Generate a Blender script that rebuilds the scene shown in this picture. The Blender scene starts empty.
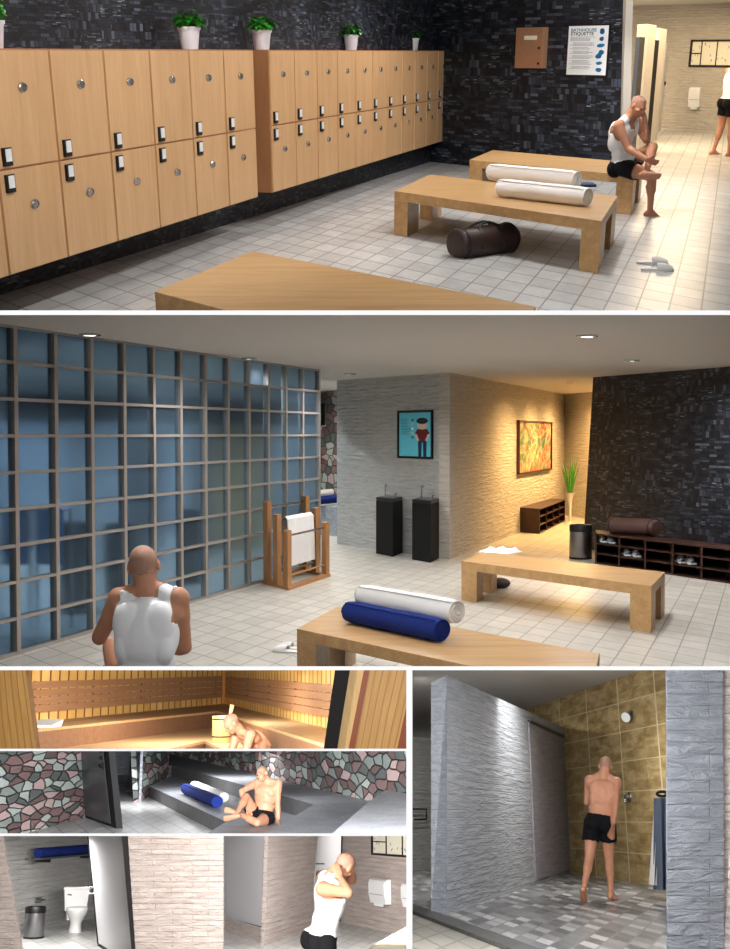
import bpy, bmesh, math, random
import numpy as np
from mathutils import Vector, Matrix, Quaternion
random.seed(7)
S = bpy.context.scene
V = Vector
PI = math.pi

# ------------------------------------------------------------------ camera
F = 1100.0                                   # focal length in pixels of the 730 x 949 frame
CX, CY = 365.0, 474.5
EYE = 1.9

def cam_matrix(hor, H):
    """camera pose in a room whose floor is z = 0, eye height H, horizon at row hor"""
    p = math.atan((CY - hor) / F)
    fw = V((0, math.cos(p), -math.sin(p))); up = V((0, math.sin(p), math.cos(p))); rt = V((1, 0, 0))
    m = Matrix((rt, up, -fw)).transposed().to_4x4()
    m.translation = V((0, 0, H))
    return m
CAM = cam_matrix(434, EYE)
cd = bpy.data.cameras.new('camera'); cam = bpy.data.objects.new('camera', cd); S.collection.objects.link(cam)
cam.matrix_world = CAM
cd.sensor_fit = 'VERTICAL'; cd.sensor_height = 36.0; cd.lens = F / 949.0 * 36.0
cd.clip_end = 200
S.camera = cam

# ------------------------------------------------------------------ world and exposure
S.view_settings.view_transform = 'Standard'; S.view_settings.look = 'None'
S.view_settings.gamma = 1.0; S.view_settings.exposure = 0.0
S.view_settings.use_curve_mapping = False
w = bpy.data.worlds.new('world'); S.world = w; w.use_nodes = True
w.node_tree.nodes['Background'].inputs[0].default_value = (1, 1, 1, 1)
w.node_tree.nodes['Background'].inputs[1].default_value = 1.05
S.cycles.max_bounces = 8
S.cycles.sample_clamp_indirect = 6

# ------------------------------------------------------------------ rooms: each storey keeps its own level floor
class Room:
    def __init__(s, hor, H, depth_ratio, clip):
        s.hor, s.H, s.k = hor, H, depth_ratio
        s.m = cam_matrix(hor, H)
        s.T = CAM @ s.m.inverted()
        s.eye = V((0, 0, H)); s.clip = clip
    def ray(s, px, py):
        return (s.m.to_3x3() @ V(((px - CX) / F, -(py - CY) / F, -1)))
    def at(s, px, py, z=0.0):                # point on the level plane z
        d = s.ray(px, py); t = (z - s.H) / d.z
        return s.eye + d * t
    def dep(s, px, py, Y):                   # point at distance Y into the room
        d = s.ray(px, py); return s.eye + d * (Y / d.y)
    def above(s, P, py):                     # height of the point over P that shows at row py
        a, b = 0.0, 0.0
        fw = s.m.to_3x3() @ V((0, 0, -1)); up = s.m.to_3x3() @ V((0, 1, 0))
        q = V((P.x, P.y, 0)) - s.eye; v = -(py - CY) / F
        # (q+z e).up = v (q+z e).fw
        return (v * q.dot(fw) - q.dot(up)) / (up.z - v * fw.z)
    def size(s, px, P):                      # metres that px pixels span at P
        fw = s.m.to_3x3() @ V((0, 0, -1)); return px / F * (P - s.eye).dot(fw)
    def olen(s, a, b):
        d = b - a; return math.hypot(d.x, d.y * s.k)
    def vp(s, px):                           # level direction that vanishes at column px, in floor units
        d = s.ray(px, s.hor); d = V((d.x, d.y, 0)); return d / math.hypot(d.x, d.y * s.k)
L0, L1, L2 = -8, 409.25, 740
R1 = Room(52, 1.80, .53, (L0, -300, L2, 312.6))
R2 = Room(434, 1.90, .547, (L0, 312.6, L2, 668.2))
R3 = Room(664, 1.53, .27, (L0, 668.2, L1, 750.0))
R4 = Room(700, 2.02, .245, (L0, 750.0, L1, 834.7))
R5 = Room(810, 2.20, .35, (L0, 834.7, L1, 957))
R6 = Room(818, 1.00, .25, (L1, 668.2, L2, 957))

AREA = []
def area_light(room, name, loc, aim, sx, sy, power, col=(1, 1, 1), spread=180):
    l = bpy.data.lights.new(name, 'AREA'); l.shape = 'RECTANGLE'; l.size = sx; l.size_y = sy
    l.energy = power; l.color = col; l.spread = math.radians(spread)
    o = bpy.data.objects.new(name, l); S.collection.objects.link(o)
    q = (V(aim) - V(loc)).to_track_quat('-Z', 'Y')
    o.matrix_world = room.T @ Matrix.Translation(loc) @ q.to_matrix().to_4x4()
    return o
def spot_light(room, name, loc, aim, power, col=(1, 1, 1), angle=110, blend=.7, r=.05):
    l = bpy.data.lights.new(name, 'SPOT'); l.energy = power; l.color = col
    l.spot_size = math.radians(angle); l.spot_blend = blend; l.shadow_soft_size = r
    o = bpy.data.objects.new(name, l); S.collection.objects.link(o)
    q = (V(aim) - V(loc)).to_track_quat('-Z', 'Y')
    o.matrix_world = room.T @ Matrix.Translation(loc) @ q.to_matrix().to_4x4()
    return o
WARM = (1, .80, .52); NEU = (1, .985, .965); COOL = (.86, .93, 1)
def down(room, px, py, z, power, col=NEU, angle=130, r=.06, blend=.8):
    """ceiling spot over the floor spot seen at px, py"""
    g = room.at(px, py, 0); return spot_light(room, 'ceiling_spot_lamp', (g.x, g.y, z), (g.x, g.y, 0), power, col, angle, blend, r)
# upper storey: row of ceiling spots over the benches and close to the lockers
#LIGHTS1
def ceiling_fill(room, x0, x1, y0, y1, z, w_m2, col=NEU, name='unseen_ceiling_fill'):
    """added unseen fill light under the ceiling, w_m2 watts per square metre"""
    return area_light(room, name, ((x0 + x1) / 2, (y0 + y1) / 2, z), ((x0 + x1) / 2, (y0 + y1) / 2, 0), x1 - x0, y1 - y0, w_m2 * (x1 - x0) * (y1 - y0), col)
def spot_grid(room, xs, ys, z, power, col=NEU, angle=165, r=.12):
    for y in ys:
        for x in xs: spot_light(room, 'ceiling_spot_lamp', (x, y, z), (x, y, 0), power, col, angle, 1, r)
ceiling_fill(R1, 2.4, 7, 5.2, 19, 2.84, 3.6)  # added unseen fill, evens out the light on the locker room floor
ceiling_fill(R1, 3.0, 9, 19.0, 26.5, 2.84, 24, (1, .76, .48))  # added warm fill that brightens the far washroom
for y in (6.4, 8.4, 10.4, 12.4, 14.4, 16.4):            # row close to the wall over the lockers
    x = -2.3 + .33 * (y - 7) - .42; spot_light(R1, 'ceiling_spot_lamp', (x, y, 2.78), (x + .35, y, 0), 38, NEU, 150, .8, .04)
for y in (5.8, 7.8, 9.8, 11.8, 13.8, 15.8):                        # added out-of-view spots that brighten the locker fronts
    x = -2.3 + .33 * (y - 7); spot_light(R1, 'unseen_wall_spot', (x + 1.5, y - .8, 2.78), (x, y + .4, .9), 112, NEU, 125, .9, .06)
for x, y, pw in ((1.0, 7.5, 110), (1.6, 10.5, 130), (2.4, 13.0, 130), (3.4, 15.8, 150), (3.6, 9.5, 80)):
    spot_light(R1, 'ceiling_spot_lamp', (x, y, 2.78), (x, y, 0), pw * 1.5, NEU, 118, .9, .08)
for y, x in ((14.4, 2.6), (15.2, 3.6)):                  # unseen spots turned to the slate wall
    spot_light(R1, 'unseen_wall_spot', (x, y - 3, 2.78), (x - .3, y + 2.4, 1.7), 230, NEU, 75, .9, .08)
# middle storey: rows of recessed spots
#LIGHTS2
def low(room, x, y, z, row):
    """keep a lamp under the partition above it"""
    q = room.dep(CX, row, y); return min(z, q.z)
def grid2(xs, ys, power):
    for y in ys:
        for x in xs: z = low(R2, x, y, 2.7, 326); spot_light(R2, 'ceiling_spot_lamp', (x, y, z), (x, y, 0), power, NEU, 168, 1, .06)
grid2((-1.2, .6, 2.2), (6.4, 9.0), 115)
grid2((-1.4, .6, 2.6, 4.4), (11.6, 14.0), 150)
grid2((-.3,), (15.2,), 130); grid2((4.4,), (14.6,), 60)
for x, y, pw in ((3.75, 19.8, 560), (4.4, 21.8, 700), (4.95, 23.6, 520)):
    spot_light(R2, 'corridor_spot_lamp', (x, y, 2.72), (x, y, 0), pw, (1, .60, .23), 168, 1, .12)
# added spots that brighten the wet room behind the glass wall
for x, y, pw in ((-4.6, 16.5, 300), (-3.2, 18.0, 290), (-2.0, 19.5, 230), (-1.9, 15.9, 150), (-1.0, 20.5, 220), (-.75, 22, 200), (-3.5, 12.2, 200), (-1.55, 14.6, 200)):
    spot_light(R2, 'wet_room_fill', (x, y, 2.72), (x, y, 0), pw, (.74, .87, 1) if x < -1.95 else (1, .96, .85), 168, 1, .12)
# ------------------------------------------------------------------ materials
def lin(c):
    return tuple((x / 255 / 12.92 if x / 255 <= .04045 else ((x / 255 + .055) / 1.055) ** 2.4) for x in c) + (1,)
class NT:
    def __init__(s, name):
        s.m = bpy.data.materials.new(name); s.m.use_nodes = True; s.t = s.m.node_tree
        s.b = s.t.nodes['Principled BSDF']
    def n(s, typ, **kw):
        nd = s.t.nodes.new('ShaderNode' + typ)
        for k, v in kw.items():
            if k.startswith('i_'):
                key = k[2:].replace('_', ' ')
                key = int(key) if key.isdigit() else key
                nd.inputs[key].default_value = v
            else: setattr(nd, k, v)
        return nd
    def l(s, a, b): s.t.links.new(a, b)
    def ramp(s, fac, stops, interp='LINEAR'):
        r = s.n('ValToRGB'); s.l(fac, r.inputs[0]); r.color_ramp.interpolation = interp
        while len(r.color_ramp.elements) < len(stops): r.color_ramp.elements.new(.5)
        for e, (p, c) in zip(r.color_ramp.elements, stops): e.position = p; e.color = c
        return r.outputs[0]
    def mix(s, fac, a, b, mode='MIX'):
        m = s.n('Mix', data_type='RGBA', blend_type=mode)
        for sock, val in ((m.inputs[0], fac), (m.inputs[6], a), (m.inputs[7], b)):
            if hasattr(val, 'links') or isinstance(val, bpy.types.NodeSocket): s.l(val, sock)
            else: sock.default_value = val
        return m.outputs[2]
    def math(s, op, a, b=0.0):
        m = s.n('Math', operation=op)
        for i, val in enumerate((a, b)):
            if isinstance(val, bpy.types.NodeSocket): s.l(val, m.inputs[i])
            else: m.inputs[i].default_value = val
        return m.outputs[0]
    def coord(s, kind='UV', scale=(1, 1, 1)):
        c = s.n('TexCoord'); mp = s.n('Mapping'); mp.inputs['Scale'].default_value = scale
        s.l(c.outputs[kind], mp.inputs[0]); return mp.outputs[0]
    def noise(s, vec, scale, detail=4, rough=.6, dist=0):
        n = s.n('TexNoise'); s.l(vec, n.inputs['Vector']); n.inputs['Scale'].default_value = scale
        n.inputs['Detail'].default_value = detail; n.inputs['Roughness'].default_value = rough; n.inputs['Distortion'].default_value = dist
        return n.outputs[0]
    def bump(s, h, strength=.5, dist=.02):
        b = s.n('Bump'); b.inputs['Strength'].default_value = strength; b.inputs['Distance'].default_value = dist
        s.l(h, b.inputs['Height']); s.l(b.outputs[0], s.b.inputs['Normal'])
    def col(s, c): 
        if isinstance(c, bpy.types.NodeSocket): s.l(c, s.b.inputs['Base Color'])
        else: s.b.inputs['Base Color'].default_value = c
    def p(s, rough=.5, metal=0, spec=.5):
        s.b.inputs['Roughness'].default_value = rough; s.b.inputs['Metallic'].default_value = metal
        s.b.inputs['Specular IOR Level'].default_value = spec

def plain(name, rgb, rough=.6, metal=0, spec=.4, nz=.06, nscale=40):
    """plain surface with a faint procedural mottling"""
    t = NT(name); v = t.coord('Object'); n = t.noise(v, nscale, 3)
    c = lin(rgb); d = tuple(x * (1 - nz) for x in c[:3]) + (1,)
    t.col(t.mix(n, c, d)); t.p(rough, metal, spec); return t.m
def wood(name, a, b, scale=(1.2, 14, 14), rough=.45, kind='Object', fine=1.0, bump=.1):
    t = NT(name); v = t.coord(kind, scale)
    n1 = t.noise(v, 1.3 * fine, 5, .65, .6); n2 = t.noise(v, 7 * fine, 3, .7)
    f = t.math('ADD', t.math('MULTIPLY', n1, .7), t.math('MULTIPLY', n2, .3))
    t.col(t.ramp(f, [(.3, lin(a)), (.72, lin(b))])); t.p(rough, 0, .4); t.bump(n2, bump, .004); return t.m
def brick_node(t, vec, w, h, off, mortar, c1=(0, 0, 0, 1), c2=(1, 1, 1, 1), cm=(0, 0, 0, 1), sm=.1, bias=0, freq=2):
    b = t.n('TexBrick'); t.l(vec, b.inputs['Vector']); b.offset = off; b.offset_frequency = freq
    b.inputs['Color1'].default_value = c1; b.inputs['Color2'].default_value = c2; b.inputs['Mortar'].default_value = cm
    b.inputs['Scale'].default_value = 1; b.inputs['Mortar Size'].default_value = mortar; b.inputs['Mortar Smooth'].default_value = sm
    b.inputs['Bias'].default_value = bias; b.inputs['Brick Width'].default_value = w; b.inputs['Row Height'].default_value = h
    return b
def slate():
    t = NT('slate_mosaic'); v = t.coord('UV')
    a = brick_node(t, v, .125, .05, .37, .004, bias=-.1)
    b = brick_node(t, v, .06, .12, .5, .004, bias=-.1)
    c = brick_node(t, v, .34, .16, .5, .0, bias=0)
    d = brick_node(t, v, .075, .022, .3, .003)
    s1 = t.math('GREATER_THAN', c.outputs[0], .66)
    s2 = t.math('LESS_THAN', c.outputs[0], .25)
    val = t.mix(s2, t.mix(s1, a.outputs[0], b.outputs[0]), d.outputs[0])
    fc = t.mix(s2, t.mix(s1, a.outputs[1], b.outputs[1]), d.outputs[1])
    rg = t.ramp(val, [(0, lin((18, 21, 29))), (.38, lin((34, 39, 50))), (.65, lin((52, 59, 72))), (.84, lin((80, 88, 102))), (.96, lin((112, 120, 132))), (1, lin((150, 156, 166)))])
    rg = t.mix(fc, rg, (.003, .003, .004, 1)); n = t.noise(v, 30, 5, .7)
    t.col(t.mix(.3, rg, t.ramp(n, [(.3, (0, 0, 0, 1)), (.75, lin((90, 98, 112)))]), 'OVERLAY')); t.p(.5, 0, .4)
    t.bump(t.math('ADD', val, t.math('MULTIPLY', n, .5)), .5, .02); return t.m
def ledge(name, a, b, w=.42, h=.062, strength=1.0, rough=.7):
    """painted split-face brick: long low courses, rough faces"""
    t = NT(name); v = t.coord('UV')
    wob = t.noise(t.coord('UV', (2.2, 2.2, 1)), 1, 2)
    sep = t.n('SeparateXYZ'); t.l(v, sep.inputs[0]); cb = t.n('CombineXYZ')
    t.l(sep.outputs[0], cb.inputs[0]); t.l(t.math('ADD', sep.outputs[1], t.math('MULTIPLY', wob, .035)), cb.inputs[1])
    br = brick_node(t, cb.outputs[0], w, h, .43, .006, c1=(.45, .45, .45, 1), c2=(1, 1, 1, 1), sm=.8)
    n = t.noise(t.coord('UV', (4.5, 17, 1)), 1, 5, .62, .6)
    n2 = t.noise(v, 45, 4, .7)
    hgt = t.math('ADD', t.math('ADD', t.math('MULTIPLY', br.outputs[0], .35), t.math('MULTIPLY', n, 2.2)), t.math('MULTIPLY', n2, .35))
    t.col(t.mix(t.math('MULTIPLY', br.outputs[1], .22), t.ramp(n, [(.25, lin(b)), (.7, lin(a))]), lin(tuple(x * .8 for x in b)))); t.p(rough, 0, .35)
    t.bump(hgt, strength, .03); return t.m
def tiles(name, size, a, b, grout, rough=.35, spec=.45, g=.012, vary=.5, nsc=3, steps=None):
    t = NT(name); v = t.coord('UV')
    br = brick_node(t, v, size, size, 0, g * size / .2, sm=.2)
    n = t.noise(v, nsc, 6, .65)
    f = t.math('ADD', t.math('MULTIPLY', br.outputs[0], vary), t.math('MULTIPLY', n, 1 - vary))
    c = t.ramp(f, steps) if steps else t.ramp(f, [(.2, lin(b)), (.75, lin(a))])
    t.col(t.mix(br.outputs[1], c, lin(grout))); t.p(rough, 0, spec)
    t.bump(t.math('SUBTRACT', 1, br.outputs[1]), .25, .004); return t.m
def stones():
    t = NT('river_stone'); v = t.coord('UV', (6.6, 6.6, 1))
    nv = t.n('TexNoise'); t.l(v, nv.inputs['Vector']); nv.inputs['Scale'].default_value = .8
    ad = t.n('VectorMath', operation='MULTIPLY_ADD'); t.l(nv.outputs[1], ad.inputs[0]); ad.inputs[1].default_value = (.5, .5, 0); t.l(v, ad.inputs[2])
    vo = t.n('TexVoronoi'); t.l(ad.outputs[0], vo.inputs['Vector']); vo.inputs['Scale'].default_value = 1; vo.voronoi_dimensions = '2D'
    ve = t.n('TexVoronoi', feature='DISTANCE_TO_EDGE'); t.l(ad.outputs[0], ve.inputs['Vector']); ve.inputs['Scale'].default_value = 1; ve.voronoi_dimensions = '2D'
    sp = t.n('SeparateColor'); t.l(vo.outputs['Color'], sp.inputs[0])
    c = t.ramp(sp.outputs[0], [(0, lin((84, 90, 87))), (.2, lin((116, 94, 92))), (.4, lin((158, 166, 160))), (.58, lin((98, 80, 78))), (.75, lin((168, 146, 143))), (.9, lin((124, 132, 127)))], 'CONSTANT')
    n = t.noise(v, 3, 5, .7)
    c = t.mix(.15, c, n, 'OVERLAY')
    e = t.ramp(ve.outputs['Distance'], [(.02, (0, 0, 0, 1)), (.09, (1, 1, 1, 1))])
    t.col(t.mix(e, lin((40, 38, 38)), c)); t.p(.6, 0, .4); t.bump(t.math('ADD', e, t.math('MULTIPLY', n, .5)), .8, .04); return t.m
def granite(name, a=(128, 131, 136), b=(72, 75, 80)):
    t = NT(name); v = t.coord('Object'); n = t.noise(v, 28, 6, .8); n2 = t.noise(v, 3, 3)
    t.col(t.ramp(t.math('ADD', t.math('MULTIPLY', n, .75), t.math('MULTIPLY', n2, .25)), [(.36, lin(b)), (.64, lin(a))])); t.p(.45, 0, .45); return t.m
def planks(name, w, a, b, dark, vary=.5, bump=.4):
    """boards running up the wall with dark joints"""
    t = NT(name); v = t.coord('UV')
    br = brick_node(t, v, w, 40, 0, w * .09, sm=.3)
    n = t.noise(t.coord('UV', (30, 2, 1)), 1, 4, .6, .5)
    f = t.math('ADD', t.math('MULTIPLY', br.outputs[0], vary), t.math('MULTIPLY', n, 1 - vary))
    t.col(t.mix(br.outputs[1], t.ramp(f, [(.2, lin(a)), (.8, lin(b))]), lin(dark))); t.p(.5, 0, .4)
    t.bump(t.math('SUBTRACT', 1, br.outputs[1]), bump, .01); return t.m
M = {}
M['slate'] = slate()
M['ledge_grey'] = ledge('grey_split_brick', (196, 196, 194), (168, 168, 166))
M['ledge_warm'] = ledge('cream_split_brick', (206, 200, 190), (186, 178, 166))
M['ledge_taupe'] = ledge('taupe_split_brick', (200, 188, 182), (172, 160, 154))
M['ledge_cool'] = ledge('cool_grey_block', (168, 172, 180), (132, 137, 146), .5, .085, 1.0)
M['floor_pale'] = tiles('pale_stone_tile', .21, (204, 204, 202), (158, 159, 160), (116, 116, 116), .3, g=.006, vary=.22, nsc=5)
M['floor_pale2'] = tiles('cream_stone_tile', .21, (208, 202, 192), (170, 165, 156), (132, 128, 122), .32, g=.006, vary=.22, nsc=5)
M['floor_tile_small'] = tiles('cream_square_tile', .2, (168, 164, 154), (140, 137, 128), (128, 126, 118), .4)
M['mosaic'] = tiles('grey_mosaic_tile', .12, (190, 190, 190), (80, 80, 82), (120, 120, 120), .3, .5, .012, .75, 4,
    [(.2, lin((84, 85, 88))), (.42, lin((112, 113, 116))), (.62, lin((140, 141, 143))), (.86, lin((196, 196, 197)))])
def tan_tile():
    t = NT('tan_travertine_tile'); v = t.coord('UV')
    br = brick_node(t, v, .45, .47, 0, .008, sm=.2); b2 = brick_node(t, v, .15, .157, 0, .0)
    n = t.noise(v, 7, 7, .7, .5)
    f = t.math('ADD', t.math('MULTIPLY', b2.outputs[0], .12), t.math('MULTIPLY', n, .95))
    c = t.ramp(f, [(.3, lin((116, 90, 54))), (.48, lin((160, 134, 88))), (.7, lin((204, 182, 134)))])
    t.col(t.mix(br.outputs[1], c, lin((214, 200, 160)))); t.p(.4, 0, .4); t.bump(t.math('SUBTRACT', n, br.outputs[1]), .3, .01); return t.m
M['tan_tile'] = tan_tile()
M['stones'] = stones()
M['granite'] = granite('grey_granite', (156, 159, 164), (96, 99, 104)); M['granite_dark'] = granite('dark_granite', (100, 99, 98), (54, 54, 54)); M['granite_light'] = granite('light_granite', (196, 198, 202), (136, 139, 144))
M['ceiling'] = plain('plaster_ceiling', (212, 208, 203), .9, nz=.25, nscale=60)
M['bench'] = wood('oak_bench', (164, 124, 78), (206, 168, 118), (.9, 9, 9), .35)
M['locker'] = wood('beech_veneer', (196, 152, 106), (218, 178, 134), (7, 7, .7), .4)
M['locker_side'] = wood('beech_edge', (160, 110, 72), (182, 130, 88), (7, 7, .7), .45)
M['black'] = plain('black_plastic', (18, 18, 20), .4)
M['black_matte'] = plain('black_laminate', (9, 9, 11), .6, spec=.2)
M['white_plastic'] = plain('white_plastic', (236, 238, 240), .3)
M['chrome'] = plain('brushed_chrome', (190, 190, 192), .25, 1)
M['steel'] = plain('brushed_steel', (150, 150, 152), .3, 1)
M['copper'] = plain('brushed_copper', (196, 150, 118), .4, .45, nz=.2, nscale=20)
M['dark_brown'] = wood('dark_walnut', (46, 26, 20), (70, 42, 32), (2, 12, 12), .4)
M['leather'] = plain('brown_leather', (58, 42, 38), .4, nz=.4, nscale=18)
M['leather2'] = plain('brown_leather_light', (84, 58, 52), .4, nz=.4, nscale=18)
M['strap'] = plain('dark_webbing', (26, 22, 24), .6)
def cloth(name, rgb, sc=220, nz=.12):
    t = NT(name); v = t.coord('Object'); n = t.noise(v, sc, 2); c = lin(rgb); t.col(t.mix(n, c, tuple(x * (1 - nz) for x in c[:3]) + (1,)))
    t.p(.9, 0, .2); t.bump(n, .3, .002); return t.m
M['towel_white'] = cloth('white_terry', (236, 234, 232)); M['towel_blue'] = cloth('blue_terry', (26, 46, 120))
M['towel_light_blue'] = cloth('light_blue_terry', (110, 170, 232))
M['tank'] = cloth('white_ribbed_cotton', (240, 240, 242)); M['shorts'] = cloth('black_jersey', (12, 12, 16))
M['towel_grey'] = cloth('grey_terry', (96, 108, 126))
def skin(name, a, b):
    t = NT(name); v = t.coord('Object'); n = t.noise(v, 9, 4); t.col(t.mix(n, lin(a), lin(b))); t.p(.5, 0, .35)
    t.b.inputs['Subsurface Weight'].default_value = .08; t.b.inputs['Subsurface Radius'].default_value = (.02, .008, .004); return t.m
M['skin'] = skin('tan_skin', (196, 142, 112), (172, 118, 92)); M['hair'] = plain('cropped_hair', (172, 130, 110), .7, nz=.35, nscale=60)
M['eye'] = plain('dark_eye', (30, 22, 20), .3)
M['leaf'] = plain('green_leaf', (36, 128, 24), .4, nz=.5, nscale=14); M['leaf2'] = plain('grass_leaf', (70, 136, 50), .45, nz=.4, nscale=14)
M['pot'] = plain('white_ceramic', (214, 212, 220), .35); M['soil'] = plain('soil', (40, 30, 24), .9)
M['door_white'] = plain('white_laminate_door', (204, 204, 208), .3); M['door_grey'] = plain('grey_panel', (64, 64, 66), .35)
M['porcelain'] = plain('porcelain', (240, 240, 240), .15, spec=.6)
M['mullion'] = plain('satin_mullion', (164, 155, 148), .35, .35, .5)
M['rack_wood'] = wood('rack_oak', (150, 104, 60), (178, 130, 82), (8, 8, 1), .45)
M['slab_white'] = plain('white_partition', (250, 250, 250), .8, nz=.01)
M['slab_grey'] = plain('grey_partition', (120, 118, 116), .9)
M['frame_black'] = plain('black_frame', (22, 22, 24), .4)
M['paper'] = plain('white_paper', (240, 244, 248), .7, nz=.03); M['cream_paper'] = plain('cream_paper', (232, 228, 208), .7, nz=.03)
M['ink_grey'] = plain('grey_ink', (138, 142, 150), .7); M['ink_blue'] = plain('blue_ink', (44, 150, 214), .7, nz=.25); M['ink_dark'] = plain('dark_ink', (20, 34, 54), .7); M['ink_teal'] = plain('teal_ink', (52, 118, 150), .7)
M['sky_blue'] = plain('cyan_paper', (104, 212, 236), .6, nz=.15, nscale=6); M['maroon'] = plain('maroon_print', (112, 24, 34), .6); M['navy'] = plain('navy_print', (24, 44, 78), .6)
M['peach'] = plain('peach_print', (236, 206, 186), .6); M['hair_print'] = plain('dark_hair_print', (24, 26, 30), .6)
M['sauna_yellow'] = planks('sauna_pine', .095, (222, 172, 92), (250, 214, 138), (130, 80, 36), .35)
M['sauna_slat'] = wood('sauna_slat', (160, 116, 84), (188, 144, 108), (1, 12, 12), .5)
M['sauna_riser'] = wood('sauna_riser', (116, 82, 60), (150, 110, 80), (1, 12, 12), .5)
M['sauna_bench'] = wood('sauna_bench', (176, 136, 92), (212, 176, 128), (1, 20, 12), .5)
M['sauna_door'] = planks('sauna_door_pine', .05, (190, 138, 72), (230, 184, 112), (178, 126, 68), .2, .1)
M['sauna_trim'] = plain('red_brown_trim', (150, 70, 28), .5); M['pine_light'] = wood('pine_light', (214, 170, 104), (240, 204, 140), (8, 8, 1), .5)
M['counter'] = plain('ivory_counter', (246, 232, 196), .3)
def art():
    t = NT('abstract_painting'); v = t.coord('UV', (2.6, 1.2, 1)); n = t.noise(v, 1.6, 3, .5, 1.6); n2 = t.noise(t.coord('UV', (7, 2.4, 1)), 1.3, 3, .6, .8)
    c1 = t.ramp(n, [(.40, lin((24, 84, 60))), (.46, lin((176, 140, 62))), (.5, lin((226, 214, 180))), (.54, lin((186, 18, 14))), (.6, lin((196, 92, 20)))])
    c2 = t.ramp(n2, [(.42, lin((40, 104, 70))), (.5, lin((150, 176, 150))), (.58, lin((130, 16, 14)))])
    t.col(t.mix(.45, c1, c2)); t.p(.5); return t.m
M['art'] = art()
def window_shade():
    t = NT('mauve_blind'); v = t.coord('UV', (5, 22, 1)); n = t.noise(v, 1, 4, .6, .5); t.col(t.ramp(n, [(.3, lin((112, 110, 120))), (.7, lin((142, 139, 149)))])); t.p(.6); t.bump(n, .5, .01); return t.m
M['blind'] = window_shade()
def glass():
    t = NT('frosted_blue_glass'); t.col(lin((160, 194, 222))); t.p(.22, 0, .5); t.b.inputs['Transmission Weight'].default_value = .93; t.b.inputs['IOR'].default_value = 1.12
    t.bump(t.noise(t.coord('Object'), 2.2, 2), .12, .05); return t.m
M['glass'] = glass()
def emit(name, c, s):
    t = NT(name); t.b.inputs['Emission Color'].default_value = c; t.b.inputs['Emission Strength'].default_value = s; t.col((.8, .8, .8, 1)); return t.m
M['lamp'] = emit('lamp_lens', (1, .98, .95, 1), 6)
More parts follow.
